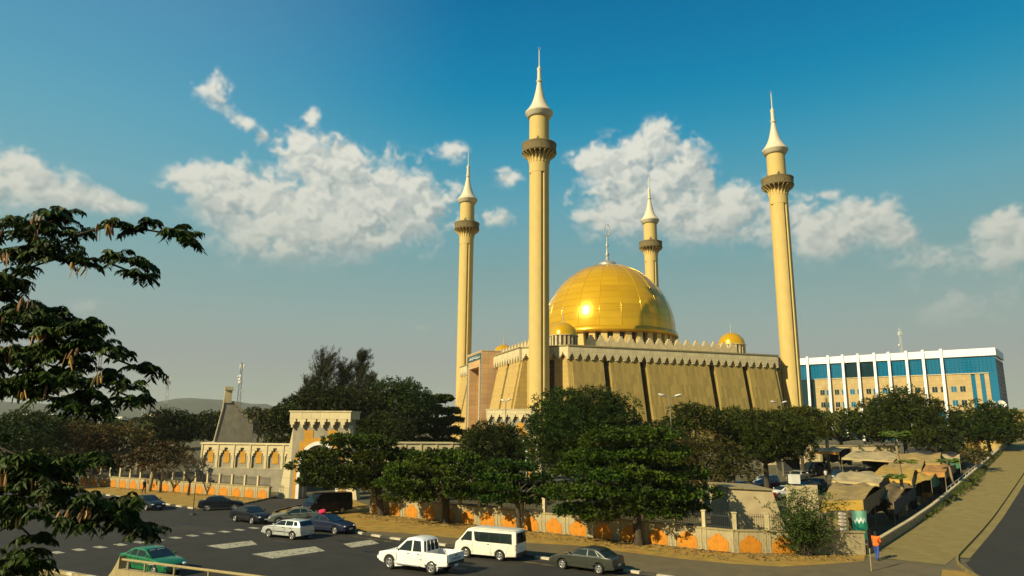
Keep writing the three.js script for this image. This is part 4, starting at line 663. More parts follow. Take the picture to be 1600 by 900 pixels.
function wheelGroup(r, w = 0.19) {
  const g = new THREE.Group(); g.name = 'wheel';
  const t = lathe([[r * 0.62, -w / 2], [r * 0.92, -w / 2], [r, -w * 0.34], [r, w * 0.34], [r * 0.92, w / 2], [r * 0.62, w / 2]], 22).rotateX(Math.PI / 2); obj('tyre', t, X.rubber, g);
  const sp = [cyl(r * 0.64, r * 0.64, 0.05, 0, -0.02, 0, 22).rotateX(Math.PI / 2)]; obj('wheel_well', sp[0].translate(0, 0, 0.0), X.hub, g);
  const l = [new THREE.TorusGeometry(r * 0.6, 0.022, 6, 22).translate(0, 0, w * 0.42), cyl(r * 0.16, r * 0.14, 0.04, 0, 0, 0, 10).rotateX(Math.PI / 2).translate(0, 0, w * 0.34)]; for (let k = 0; k < 5; k++) l.push(box(r * 0.17, r * 0.56, 0.03, 0, r * 0.32, w * 0.36).rotateZ(k / 5 * Math.PI * 2)); obj('rim', l, X.rim, g);
  return g;
}
const carGeo = {};
function makeCar(type, name, label, category, x, z, h, rgb, o = {}) {
  const c = CARS[type], gy = groundH(x, z), root = thing(name, label, category, [x, gy + 0.005, z], Math.atan2(-h[1], h[0]), o.group), W2 = c.W / 2, body = o.paint ?? paint(name + ' paint', rgb);
  const f = (y) => { const t = clamp((y - c.belt) / (c.H - c.belt), 0, 1); return (y < 0.45 ? 0.96 : 1) - t * (c.oneBox ? 0.11 : 0.20); }, x0 = c.top[0][0], x1 = c.top[c.top.length - 2][0];
  const plan = (xx) => 1 - 0.10 * Math.pow(Math.max(0, (xx - (x1 - 0.7)) / 0.7), 2) - 0.06 * Math.pow(Math.max(0, ((x0 + 0.5) - xx) / 0.5), 2);
  const shapeIt = (g) => { const p = g.attributes.position; for (let i = 0; i < p.count; i++) p.setZ(i, p.getZ(i) * f(p.getY(i)) * plan(p.getX(i))); g.computeVertexNormals(); return toCreasedNormals(g, 0.5); };
  const key = type;
  if (!carGeo[key]) {
    const s = new THREE.Shape(), Ra = c.wr + 0.06, [wf, wb] = c.wheels; s.moveTo(c.top[0][0] + 0.05, c.clear + 0.06);
    s.lineTo(wb - Ra, c.clear); s.absarc(wb, c.wr, Ra, Math.PI + 0.15, -0.15, true); s.lineTo(wf - Ra, c.clear); s.absarc(wf, c.wr, Ra, Math.PI + 0.15, -0.15, true);
    for (const [a, b] of [...c.top].reverse()) s.lineTo(a, b);
    const ex = (sh, w, bv) => new THREE.ExtrudeGeometry(sh, { depth: w - 2 * bv, bevelEnabled: true, bevelSize: bv, bevelThickness: bv, bevelOffset: -bv, bevelSegments: 3, curveSegments: 10 }).translate(0, 0, -w / 2 + bv);
    carGeo[key] = { body: shapeIt(ex(s, c.W, 0.07)), cabin: c.cabin ? shapeIt(ex(shapeOf(c.cabin), c.W * 0.95, 0.06)) : null, wheel: wheelGroup(c.wr) };
  }
  const G = carGeo[key];
  obj('body', G.body, body, root); if (G.cabin) obj('cabin', G.cabin, body, root);
  const cw = c.oneBox ? W2 : W2 * 0.95;
  for (const k of [-1, 1]) for (const w of c.win) {
    const g = new THREE.ShapeGeometry(shapeOf(w)), p = g.attributes.position; for (let i = 0; i < p.count; i++) p.setZ(i, k * (cw * f(p.getY(i)) * plan(p.getX(i)) + 0.008)); g.computeVertexNormals(); obj('side_window', g, X.carGlass, root);
  }
  const pane = (n, [xa, ya, xb, yb], sgn) => { const d = V(yb - ya, xa - xb, 0).normalize().multiplyScalar(0.014 * sgn), za = cw * f(ya) * 0.9 * plan(xa), zb = cw * f(yb) * 0.9 * plan(xb); const g = new THREE.BufferGeometry(); g.setAttribute('position', new THREE.Float32BufferAttribute([[xa, ya, -za], [xa, ya, za], [xb, yb, zb], [xa, ya, -za], [xb, yb, zb], [xb, yb, -zb]].flatMap(([a, b, e]) => [a + d.x, b + d.y, e]), 3)); g.computeVertexNormals(); return obj(n, g, X.carGlass, root); };
  pane('windscreen', c.screen, 1); pane('rear_window', c.rear, -1);
  for (const wx of c.wheels) for (const k of [-1, 1]) { const w = G.wheel.clone(); w.position.set(wx, c.wr, k * (W2 - 0.11)); w.rotation.y = k > 0 ? 0 : Math.PI; root.add(w); }
  const yl = c.oneBox ? 0.78 : type === 'pickup' ? 0.82 : 0.62;
  for (const k of [-1, 1]) {
    obj('headlight', new THREE.SphereGeometry(1, 10, 8).scale(0.16, 0.085, 0.2).translate(x1 - 0.14, yl, k * (W2 * plan(x1) - 0.2)), X.lamp, root);
    obj('tail_light', c.oneBox || c.bed ? box(0.08, 0.36, 0.12, x0 + 0.03, 0.9, k * (W2 * 0.93 - 0.06)) : box(0.08, 0.17, 0.36, x0 + 0.03, 0.78, k * (W2 * 0.9 - 0.2)), X.red, root);
    obj('mirror', new THREE.SphereGeometry(1, 8, 6).scale(0.06, 0.07, 0.1).translate(c.screen[0] - 0.25, c.belt + 0.12, k * (W2 + 0.07)), o.blackTrim ? X.trim : body, root);
    for (const dx of c.doors.slice(1)) obj('door_handle', box(0.17, 0.035, 0.03, dx + 0.22, c.belt - 0.09, k * (W2 + 0.005)), X.trim, root);
    for (const dx of c.doors) obj('door_seam', box(0.012, c.belt - c.clear - 0.14, 0.008, dx, (c.belt + c.clear) / 2 + 0.02, k * (W2 + 0.001)), X.trim, root);
  }
  obj('front_bumper', box(0.1, 0.16, c.W * 0.84, x1 + 0.02, c.clear + 0.17, 0), o.blackTrim ? X.trim : body, root);
  obj('rear_bumper', box(0.12, 0.18, c.W * 0.9, x0 - 0.01, c.clear + 0.2, 0), type === 'van' || type === 'pickup' || o.blackTrim ? X.trim : body, root);
  obj('grille', box(0.04, 0.12, c.W * 0.42, x1 + 0.015, yl, 0), X.trim, root);
  obj('number_plate', box(0.02, 0.13, 0.36, x0 - 0.075, type === 'pickup' ? 0.5 : c.oneBox ? 0.86 : 0.56, 0), X.plate, root);
  obj('front_plate', box(0.02, 0.11, 0.4, x1 + 0.09, c.clear + 0.2, 0), X.plate, root);
  if (!c.oneBox && !c.bed) for (const k of [-1, 1]) obj('side_moulding', box(2.2, 0.05, 0.015, 0, 0.55, k * (W2 + 0.004)), X.trim, root);
  return root;
}
const carsGroup = 'cars waiting at the junction';
makeCar('sedan', 'parked_car', 'black saloon car farthest left on the road, near the left verge', 'car', -38.3, -76.3, [0.8, 0.6], [0.012, 0.018, 0.02], { group: carsGroup });
makeCar('sedan', 'parked_car', 'dark blue black saloon seen side-on, turning into the gate drive', 'car', -30.6, -76.4, [0.93, -0.37], [0.010, 0.014, 0.022], { group: carsGroup });
makeCar('sedan', 'parked_car', 'black saloon with bright headlamp, left of the grey saloon', 'car', -23.9, -66.8, [0.81, 0.59], [0.010, 0.012, 0.016], { group: carsGroup });
makeCar('sedan', 'parked_car', 'grey green saloon partly hidden behind the silver hatchback', 'car', -19.7, -66.2, [-0.95, 0.3], [0.11, 0.125, 0.10], { group: carsGroup });
makeCar('wagon', 'parked_car', 'silver hatchback estate in the middle of the junction', 'car', -17.7, -58.0, [-0.885, -0.46], [0.52, 0.54, 0.50], { group: carsGroup, paint: M('silver paint', [0.52, 0.54, 0.50], { rough: 0.3, metal: 0.35, physical: { clearcoat: 0.7 } }) });
const navy = makeCar('sedan', 'parked_car', 'navy saloon pulling out behind the silver hatchback at the kerb', 'car', -15.2, -61.1, [0.88, 0.47], [0.012, 0.018, 0.045], { group: carsGroup });
const mb = makeCar('van', 'minibus', 'dark navy minibus parked under the tree beside the gate', 'minibus', -18.6, -73.4, [-0.68, 0.73], [0.008, 0.010, 0.020], { blackTrim: true });
mb.scale.set(1.06, 1.06, 1.06);
const taxi = makeCar('sedan', 'taxi', 'green taxi with a white side stripe behind the barrier rail', 'taxi', -21.5, -44.2, [0.86, 0.5], [0.005, 0.13, 0.042]);
for (const k of [-1, 1]) obj('white_stripe', box(3.0, 0.1, 0.02, -0.1, 0.7, k * 0.86), X.white, taxi);
obj('windscreen_sticker', [box(0.02, 0.05, 0.45, 0.30, 1.325, -0.25).rotateZ(0), box(0.02, 0.05, 0.35, 0.30, 1.325, 0.3)].map((g) => g.translate(0.02, 0, 0)), X.white, taxi);
const pick = makeCar('pickup', 'pickup_truck', 'white double cab pickup truck at the bottom of the picture', 'pickup', -5.6, -45.6, [-0.874, -0.486], [0.78, 0.77, 0.72]);
pick.scale.set(1.03, 1.1, 1.04);
{
  const b = paint('pickup bed paint', [0.78, 0.77, 0.72]);
  obj('bed_side', slab(-2.58, -0.84, 0.72, 1.12, 0.80, 0.885), b, pick); obj('bed_side', slab(-2.58, -0.84, 0.72, 1.12, -0.885, -0.80), b, pick);
  obj('tailgate', slab(-2.62, -2.55, 0.62, 1.12, -0.80, 0.80), b, pick); obj('bed_floor', slab(-2.55, -0.95, 0.70, 0.76, -0.8, 0.8), X.creamPale, pick);
  obj('tailgate_handle', slab(-2.64, -2.61, 0.98, 1.04, -0.12, 0.12), X.trim, pick);
  for (const z of [-0.62, -0.21, 0.21, 0.62]) obj('window_guard', rod(V(-0.97, 1.1, z), V(-0.86, 1.7, z * 0.86), 0.022), b, pick);
  obj('guard_frame', [rod(V(-0.86, 1.7, -0.56), V(-0.86, 1.7, 0.56), 0.022), rod(V(-0.97, 1.12, -0.7), V(-0.97, 1.12, 0.7), 0.022)], b, pick);
  for (const k of [-1, 1]) obj('running_board', box(1.7, 0.06, 0.16, 0.2, 0.38, k * 0.88), X.rim, pick);
  const { FontLoader } = await import('three/addons/loaders/FontLoader.js'), { TextGeometry } = await import('three/addons/geometries/TextGeometry.js');
  const font = await new FontLoader().loadAsync('fonts/droid/droid_sans_bold.typeface.json');
  const g = new TextGeometry('TOYOTA', { font, size: 0.15, depth: 0.006, curveSegments: 3 }); g.computeBoundingBox(); g.translate(-g.boundingBox.max.x / 2, 0, 0); g.scale(1.25, 1, 1); g.rotateY(-Math.PI / 2); g.translate(-2.622, 0.76, 0); obj('lettering', g, X.hub, pick);
}
const van = makeCar('van', 'white_van', 'white passenger van parked along the kerb', 'van', -1.34, -49.9, [-0.9, -0.434], [0.78, 0.74, 0.60]);
obj('roof_gutter', [slab(-2.2, 1.0, 1.93, 1.955, 0.775, 0.80), slab(-2.2, 1.0, 1.93, 1.955, -0.80, -0.775)], X.creamPale, van);
for (const x of [-1.2, -0.35, 0.4]) obj('window_bar', [slab(x, x + 0.035, 1.14, 1.76, 0.84, 0.86), slab(x, x + 0.035, 1.14, 1.76, -0.86, -0.84)].map((g) => { const p = g.attributes.position; for (let i = 0; i < p.count; i++) p.setZ(i, Math.sign(p.getZ(i)) * (0.87 * (1 - clamp((p.getY(i) - 1.1) / 0.89, 0, 1) * 0.11) + 0.012 + 0.004 * (Math.abs(p.getZ(i)) > 0.85))); return g; }), X.trim, van);
makeCar('sedan', 'parked_car', 'olive green saloon at the kerb, lowest car in the picture', 'car', 4.86, -46.0, [-0.813, -0.583], [0.085, 0.10, 0.075], { paint: M('olive metallic paint', [0.050, 0.056, 0.040], { rough: 0.32, metal: 0.3, physical: { clearcoat: 0.8 } }), blackTrim: true });
// the car park behind the market wall
const lot = 'cars in the market car park';
for (const [t, label, cat, x, z, h, c] of [
  ['sedan', 'bright red car half hidden behind the guard house roof', 'car', 28.9, -84, [-0.9, 0.4], [0.42, 0.02, 0.015]],
  ['sedan', 'white car beside the red one under the dark mango tree', 'car', 33.0, -86.5, [-0.95, 0.3], [0.72, 0.73, 0.70]],
  ['sedan', 'grey saloon facing out in the middle of the car park', 'car', 46.2, -95, [-0.35, 0.94], [0.20, 0.19, 0.16]],
  ['sedan', 'dark blue car in front of the market stall awning', 'car', 47.6, -103.5, [-0.5, 0.86], [0.02, 0.05, 0.08]],
  ['van', 'black van at the back of the car park beside the stalls', 'van', 46.6, -109, [-0.8, 0.6], [0.012, 0.014, 0.016]],
  ['sedan', 'dark red car under the edge of the long awning', 'car', 50.9, -103, [-0.3, 0.95], [0.12, 0.015, 0.012]],
  ['sedan', 'white car between the awnings at the right of the car park', 'car', 50.2, -93.5, [-0.9, 0.4], [0.74, 0.74, 0.72]],
  ['sedan', 'black car behind the white tank box of the guard house', 'car', 40.2, -94, [-0.6, 0.8], [0.012, 0.013, 0.014]],
  ['wagon', 'pale car deep in the shade of the dark mango tree', 'car', 35.4, -99, [-0.8, 0.6], [0.45, 0.50, 0.50]],
  ['wagon', 'dark teal car left of the red one under the trees', 'car', 29.4, -92, [-0.9, 0.45], [0.02, 0.06, 0.06]],
  ['sedan', 'silver car parked behind the railings of the right wall', 'car', -9.6, -88, [0.9, 0.45], [0.5, 0.5, 0.48]],
  ['sedan', 'cream car in the back row between the black van and the mango tree', 'car', 41.8, -104, [-0.7, 0.7], [0.5, 0.45, 0.33]],
  ['wagon', 'dark green estate at the near edge of the car park', 'car', 37.4, -90.5, [-0.9, 0.4], [0.02, 0.05, 0.03]],
  ['sedan', 'maroon car in the shade behind the guard house', 'car', 33.4, -94, [-0.85, 0.5], [0.14, 0.02, 0.02]],
  ['sedan', 'black car under the long awning posts', 'car', 53.6, -104.5, [-0.2, 0.98], [0.012, 0.012, 0.012]],
]) makeCar(t, 'lot_vehicle', label, cat, x, z, h, c, { group: lot });
// ---------- gatehouse, pavilion, arcade walls, monument ----------
function gatehouse(name, label, pos, turn, s, dim) {
  const o = thing(name, label, 'gatehouse', pos, turn), arch = (r, y0, seg = 18) => { const p = [[-r, -0.5], [-r, y0]]; for (let i = 1; i < seg; i++) { const a = Math.PI - i / seg * Math.PI; p.push([r * Math.cos(a), y0 + r * Math.sin(a)]); } p.push([r, y0], [r, -0.5]); return p; };
  const holed = (out, hole, d) => { const sh = shapeOf(out); if (hole) sh.holes.push(new THREE.Path(hole.map(([x, y]) => new THREE.Vector2(x, y)))); return new THREE.ExtrudeGeometry(sh, { depth: d, bevelEnabled: false, curveSegments: 10 }); };
  const S = (g) => g.scale(s * (dim ? 1 : 0.92), s, s);
  obj('wall', S(holed([[-4, -0.6], [4, -0.6], [4, 9.6], [-4, 9.6]], arch(2.6, 3.9), 2.2).translate(0, 0, -2.2)), X.greyPanel, o);
  const amber = [[-3.5, -0.6], [-3.5, 5.4], [-2.95, 5.4], [-2.95, 6.9], [-2.35, 6.9], [-2.35, 8.3], [-1.05, 8.3], [-1.05, 7.3], [1.05, 7.3], [1.05, 8.3], [2.35, 8.3], [2.35, 6.9], [2.95, 6.9], [2.95, 5.4], [3.5, 5.4], [3.5, -0.6]];
  obj('amber_panel', S(holed(amber, arch(3.0, 3.9), 0.05)), X.amber, o);
  const ring = arch(3.02, 3.9), inner = arch(2.58, 3.9).reverse(); obj('arch_band', S(prism([...ring, ...inner], 0.16).translate(0, 0, -0.02)), X.white, o);
  for (const k of [-1, 1]) obj('buttress', S(prism([[k * 4, 8.9], [k * 4, -0.6], [k * 5.7, -0.6]], 1.1).translate(0, 0, -1.15)), X.cornice, o);
  const p = [[-4.35, 10.5], [-4.35, 9.3]]; for (let i = 0; i < 6; i++) { const x = -4.35 + i * 1.45, q = 1.45 / 6; p.push([x + q * 0.3, 9.3], [x + q * 0.3, 8.95], [x + q, 8.95], [x + q, 8.6], [x + q * 2, 8.6], [x + q * 2, 8.95], [x + q * 2.8, 8.95], [x + q * 2.8, 9.3], [x + q * 3.6, 9.3], [x + q * 3.6, 9.65], [x + q * 4.6, 9.65], [x + q * 4.6, 9.3]); } p.push([4.35, 9.3], [4.35, 10.5]);
  obj('cornice', S(prism(p, 0.5)), X.cornice, o);
  obj('cornice_top', S(join([slab(-4.36, 4.36, 9.62, 10.5, -2.6, -0.003), slab(-4.5, 4.5, 10.5, 10.66, -2.75, 0.58)])), X.creamPale, o);
  for (const x of [-2.9, 2.9]) obj('gate_pier', S(box(0.5, 3.6, 0.5, x * 0.98, 1.5, -1.1)), X.creamPale, o);
  return o;
}
gatehouse('gatehouse', 'cream gatehouse with amber stepped panel and white arch behind the street tree', [-23.7, 0, -88.2], -0.16, 1, false);
gatehouse('pavilion', 'smaller stepped pavilion in front of the mosque beside the round clipped tree', [0.0, 2.4, -105], -0.28, 0.86, true);
function arcade(label, A, B, bays, y0, y1, turnOut) {
  const L = A.distanceTo(B), bw = L / bays, o = thing('arcade_wall', label, 'wall', [A.x, 0, A.z], -Math.atan2(B.z - A.z, B.x - A.x)); o.userData.kind = 'thing';
  const h = y1 - y0;
  obj('retaining_wall', slab(-0.3, L + 0.3, -0.5, y0, -0.9, 0.35), X.greyPanel, o);
  obj('back_wall', slab(0, L, y0, y1, -0.6, -0.02), X.greyPanel, o);
  obj('coping', slab(-0.2, L + 0.2, y1, y1 + 0.22, -0.8, 0.42), X.cornice, o);
  const sh = shapeOf([[-bw / 2, 0], [bw / 2, 0], [bw / 2, h], [-bw / 2, h]]); sh.holes.push(new THREE.Path(steppedArch(bw * 0.76, h * 0.86).map(([x, y]) => new THREE.Vector2(x, Math.max(0.05, y)))));
  const fr = protoMesh('arch_frame', new THREE.ExtrudeGeometry(sh, { depth: 0.26, bevelEnabled: false }), X.cornice), am = protoMesh('amber_panel', box(bw * 0.34, h * 0.5, 0.05, 0, h * 0.46, 0.02), X.amber), pl2 = protoMesh('pilaster', box(bw * 0.1, h, 0.1, 0, h / 2, 0.31), X.creamPale);
  for (let i = 0; i < bays; i++) { const x = (i + 0.5) * bw; part(fr, o, [x, y0, 0]); part(am, o, [x, y0, 0]); part(pl2, o, [x - bw / 2, y0, 0]); }
}
arcade('cream arcade wall with amber niches below the stepped monument, left of the gate', V(-43.4, 0, -100.4), V(-28.6, 0, -97), 6, 3.0, 6.2);
arcade('cream arcade wall with amber niches right of the gatehouse, below the mosque', V(-19.2, 0, -99.5), V(-4.2, 0, -103), 7, 3.2, 6.5);
arcade('return end of the arcade wall running back from its left corner', V(-45.5, 0, -110), V(-43.6, 0, -100.8), 4, 3.0, 6.15);
{
  const o = thing('stepped_monument', 'tall stepped wall with a capped pillar rising behind the left arcade', 'monument', [-42.3, 0, -107], 0.42); o.scale.x = 0.72;
  const g = prism([[-3.8, -0.5], [4.2, -0.5], [4.2, 9.2], [3.1, 9.2], [3.1, 10], [2.1, 10], [2.1, 10.8], [1.1, 10.8], [1.1, 11.6], [0.1, 11.6], [0.1, 12.4], [-0.6, 12.4], [-0.6, 14.1], [-1.7, 14.1], [-1.9, 11.5], [-3.2, 5.8]], 1.1, 0.04); obj('stepped_wall', g.translate(0, 0, -0.55), X.greyPanel, o);
  obj('painted_lit_edge', prism([[-4.0, -0.4], [-3.86, -0.4], [-3.26, 5.8], [-1.95, 11.5], [-1.75, 14.0], [-1.95, 14.0], [-2.15, 11.5], [-3.45, 5.8]], 1.3).translate(0, 0, -0.65), X.cornice, o);  // paler colour along this side stands for sunlight on the edge
  obj('pillar_cap', join([box(1.7, 0.5, 1.7, -1.15, 14.3, 0), box(1.3, 1.9, 1.35, -1.15, 13.1, 0)]), X.creamPale, o);
  for (let i = 0; i < 4; i++) obj('step_block', box(0.7, 0.5, 1.2, 0.55 + i, 12.25 - 0.8 * i - 0.4, 0), X.concrete, o);
}
// ---------- guard house and market behind the wall ----------
{
  const o = thing('guard_house', 'plain beige guard house with a sloping side wall behind the railings', 'building', [18.2, 0.1, -60]);
  obj('wall', prism([[0, -0.5], [5.0, -0.5], [3.7, 3.65], [0, 3.8]], 5.5, 0.03).translate(0, 0, -5.5), M('beige render', [0.52, 0.41, 0.215], { map: texBlotch, rough: 0.9 }), o);
  obj('roof_edge', prism([[-0.15, 3.82], [3.75, 3.67], [3.75, 3.79], [-0.15, 3.94]], 5.8).translate(0, 0, -5.65), X.concrete, o);
  obj('back_parapet', slab(8.3, 11.2, -0.3, 3.5, -9, -8.6), X.creamPale, o);
  obj('water_tank', new THREE.BoxGeometry(0.85, 0.85, 0.8).translate(9.1, 4.05, -8.8), X.white, o);
}
const TARP = (n, rgb) => M(n, rgb, { map: texGrass, rough: 0.9 });
const tarps = { tan: TARP('tan tarpaulin', [0.34, 0.235, 0.075]), yellow: TARP('yellow tarpaulin', [0.46, 0.29, 0.045]), pale: TARP('pale tarpaulin', [0.44, 0.35, 0.18]), brown: TARP('brown tarpaulin', [0.19, 0.13, 0.05]), dark: TARP('dark tarpaulin', [0.03, 0.032, 0.035]), green: TARP('green tarpaulin', [0.04, 0.16, 0.09]), maroon: TARP('maroon tarpaulin', [0.12, 0.025, 0.02]) };
function stall(label, c, m, o = {}) { // four corners front-left, front-right, back-right, back-left
  const b = V(c[0][0], groundH(c[0][0], c[0][2]), c[0][2]), root = thing('market_stall', label, 'stall', [b.x, b.y, b.z], 0, 'market stalls beside the ramp'), P = c.map((q) => V(q[0] - b.x, q[1] - b.y, q[2] - b.z)), r = rng(Math.round(Math.abs(c[0][0] * 97 + c[0][2] * 13)));
  const nx = 14, nz = 10, pos = [], idx = [], ph = r() * 9, peak = o.peak ?? 0.5;
  for (let j = 0; j <= nz; j++) for (let i = 0; i <= nx; i++) { const u = i / nx, v = j / nz, p = P[0].clone().lerp(P[1], u).lerp(P[3].clone().lerp(P[2], u), v); p.y += peak * (1 - Math.abs(2 * v - 1)) + 0.16 * Math.sin(u * 9 + ph) * Math.sin(v * 5 + ph) - 0.2 * Math.sin(Math.PI * u * 2) ** 2 * 0.6 + 0.12 * fbm(p.x * 0.9 + ph, p.z * 0.9, 3); pos.push(p.x, p.y, p.z); }
  for (let j = 0; j < nz; j++) for (let i = 0; i < nx; i++) { const a = j * (nx + 1) + i; idx.push(a, a + 1, a + nx + 1, a + 1, a + nx + 2, a + nx + 1); }
  const g = new THREE.BufferGeometry(); g.setAttribute('position', new THREE.Float32BufferAttribute(pos, 3)); g.setIndex(idx); g.computeVertexNormals(); obj('tarpaulin', g, m, root);
  const vg = (a, b2, drop, mat, n) => { const q = [], id = []; for (let i = 0; i <= 10; i++) { const p = a.clone().lerp(b2, i / 10), w = 0.06 * Math.sin(i * 2.2 + ph); q.push(p.x, p.y + 0.02, p.z, p.x + w, p.y - drop * (0.85 + 0.3 * r()), p.z + 0.05 + w); if (i) id.push(i * 2 - 2, i * 2 - 1, i * 2, i * 2 - 1, i * 2 + 1, i * 2); } const h = new THREE.BufferGeometry(); h.setAttribute('position', new THREE.Float32BufferAttribute(q, 3)); h.setIndex(id); h.computeVertexNormals(); obj(n, h, mat, root); };
  if (o.valance) vg(P[0], P[1], o.valance, o.valanceMat ?? m, 'valance');
  if (o.sideDrop) vg(P[1], P[2], o.sideDrop, o.sideMat ?? tarps.brown, 'side_cloth');
  if (o.leftDrop) vg(P[0], P[3], o.leftDrop, tarps.brown, 'side_cloth');
  if (!o.open) vg(P[3].clone().add(V(0, -0.1, 0.1)), P[2].clone().add(V(0, -0.1, 0.1)), 2.4, tarps.dark, 'back_cloth');
  for (const q of P) obj('pole', rod(V(q.x, Math.min(-0.4, q.y - 3.6), q.z), V(q.x, q.y + 0.05, q.z), 0.04), X.barkPale, root);
  for (let k = 0; k < (o.goods ?? 4); k++) { const p = P[0].clone().lerp(P[1], 0.1 + 0.8 * r()).lerp(P[3].clone().lerp(P[2], r()), 0.25 + 0.5 * r()); obj('goods_crate', box(0.5 + r() * 0.6, 0.5 + r() * 0.9, 0.5 + r() * 0.5, p.x, 0.45, p.z, r() * 3), [tarps.brown, tarps.dark, X.amber, X.bronzeBar][Math.floor(r() * 4)], root); }
  return root;
}
const s1 = stall('big tan tarpaulin stall at the corner, nearest the ramp foot', [[24.6, 3.2, -57], [27.6, 3.4, -56.3], [36.4, 3.5, -69.6], [32.8, 3.7, -72]], tarps.tan, { valance: 0.75, valanceMat: tarps.yellow, peak: 0.4, sideDrop: 1.1, leftDrop: 0.5, goods: 8 });
stall('yellow brown tarpaulin stall in the middle of the market row', [[40.4, 3.7, -80], [43.2, 3.5, -77], [53.2, 4.2, -93], [50.0, 4.4, -95]], tarps.yellow, { valance: 0.4, sideDrop: 0.8, peak: 0.3 });
stall('long pale awning over the row of dark shop fronts', [[46.8, 5.0, -100.5], [52.2, 4.8, -97], [59.9, 5.6, -106.5], [54.3, 5.9, -110]], tarps.pale, { valance: 0.18, peak: 0.25, goods: 6 });
stall('small kiosk with an orange edged roof beside the palm', [[45.6, 5.7, -108], [49.0, 5.6, -106], [54.6, 6.1, -114], [50.5, 6.2, -115]], tarps.pale, { valance: 0.3, valanceMat: X.orange, peak: 0.3 });
stall('gabled tan hut roof left of the low green sided tent', [[50.8, 4.7, -93.5], [55.2, 4.8, -91.5], [61.5, 5.2, -101], [56.8, 5.3, -103]], tarps.tan, { peak: 0.9, valance: 0.3 });
stall('pale tent with dark green sides close to the ramp rail', [[57.6, 4.7, -96.6], [60.0, 4.7, -95], [65.2, 5.1, -103], [62.4, 5.2, -104]], tarps.pale, { peak: 0.7, valance: 0.7, valanceMat: tarps.green });
stall('low dark navy tarpaulin at the back of the market', [[61.1, 5.4, -109], [67.4, 5.2, -107.5], [74.0, 5.9, -117], [66.3, 5.8, -119]], tarps.dark, { peak: 0.5, valance: 0.3, valanceMat: tarps.maroon });
stall('ragged yellow tarpaulin against the ramp wall with hanging cloths', [[42.2, 3.1, -76.4], [47.4, 3.5, -80.6], [53.2, 3.8, -88.6], [49.6, 3.8, -89]], tarps.yellow, { peak: 0.2, sideDrop: 1.2, sideMat: tarps.green });
stall('brown patched tarpaulin between the corner stall and the ramp wall', [[33.6, 2.9, -66.4], [34.6, 2.4, -65], [43.2, 3.0, -76.4], [41.8, 3.4, -78]], tarps.brown, { peak: 0.3, sideDrop: 1.0, sideMat: tarps.dark, goods: 6 });
stall('faded yellow canopy behind the corner stall at the edge of the car park', [[34.6, 3.5, -77], [38.2, 3.4, -74.2], [44.6, 3.9, -83], [41, 4.1, -86]], tarps.pale, { peak: 0.4, valance: 0.3, sideDrop: 0.6, goods: 7 });
stall('tan canopy beside the grey saloon in the car park', [[47.6, 4.1, -90.5], [50.8, 4.2, -88.2], [56.4, 4.8, -96.2], [53.2, 4.8, -98.4]], tarps.tan, { peak: 0.45, valance: 0.35, goods: 6 });
stall('orange brown canopy by the ramp rail below the young papaya', [[49.6, 3.9, -86.2], [51.6, 4.0, -84.8], [58.6, 4.6, -93.8], [56.2, 4.7, -95.4]], TARP('orange brown tarpaulin', [0.40, 0.20, 0.05]), { peak: 0.25, valance: 0.5, sideDrop: 0.8, goods: 6 });
stall('small tan lean-to at the left of the kiosk', [[41.4, 4.6, -108.6], [44.6, 4.6, -108.2], [45.4, 5.2, -112], [42, 5.2, -112.4]], tarps.pale, { peak: 0.2 });
{ // posters hung on the corner stall
  const cv = document.createElement('canvas'); cv.width = 256; cv.height = 256; const c = cv.getContext('2d'); c.fillStyle = '#6f6a4c'; c.fillRect(0, 0, 256, 256); c.fillStyle = '#8a7a50'; c.fillRect(0, 60, 150, 196); c.fillStyle = '#d9c6b0'; for (let i = 0; i < 4; i++) { c.beginPath(); c.ellipse(190 - i * 3, 40 + i * 42, 52, 19, 0.12, 0, 7); c.fill(); } c.fillStyle = '#eee6da'; c.fillRect(150, 205, 80, 51);
  const t = new THREE.CanvasTexture(cv); t.colorSpace = THREE.SRGBColorSpace; const m = M('hand poster print', [1, 1, 1], { rough: 0.8 }); m.map = t;
  const poster = (n, label, w, h, x, y, z, ry, mat) => { const g = new THREE.PlaneGeometry(w, h, 10, 6), p = g.attributes.position; for (let i = 0; i < p.count; i++) p.setZ(i, 0.05 * Math.sin(p.getX(i) * 6) + 0.03 * Math.sin(p.getY(i) * 5 + p.getX(i) * 3)); g.computeVertexNormals(); const o = new THREE.Mesh(g, mat); o.name = n; o.position.set(x, y, z); o.rotation.y = ry; o.castShadow = o.receiveShadow = true; scene.add(o); tag(o, label, 'banner'); };
  poster('poster', 'faded poster showing large fingers hung under the corner stall valance', 1.9, 1.6, 25.3, 1.85, -55.9, 0.2, m);
  const cv2 = document.createElement('canvas'); cv2.width = 256; cv2.height = 384; const d = cv2.getContext('2d'); d.fillStyle = '#1f8a6c'; d.fillRect(0, 0, 256, 384); d.fillStyle = '#7fb79c'; d.fillRect(0, 0, 256, 130); d.strokeStyle = '#e8efe6'; d.lineWidth = 22; d.beginPath(); d.moveTo(40, 120); for (let i = 0; i < 7; i++) d.lineTo(60 + i * 28, 130 + (i % 2 ? -26 : 22)); d.stroke();
  const t2 = new THREE.CanvasTexture(cv2); t2.colorSpace = THREE.SRGBColorSpace; const m2 = M('green banner print', [1, 1, 1], { rough: 0.75 }); m2.map = t2;
  poster('cloth_banner', 'crumpled green banner with white marks hanging at the stall corner', 1.4, 2.1, 26.95, 1.6, -55.75, 0.25, m2);
}
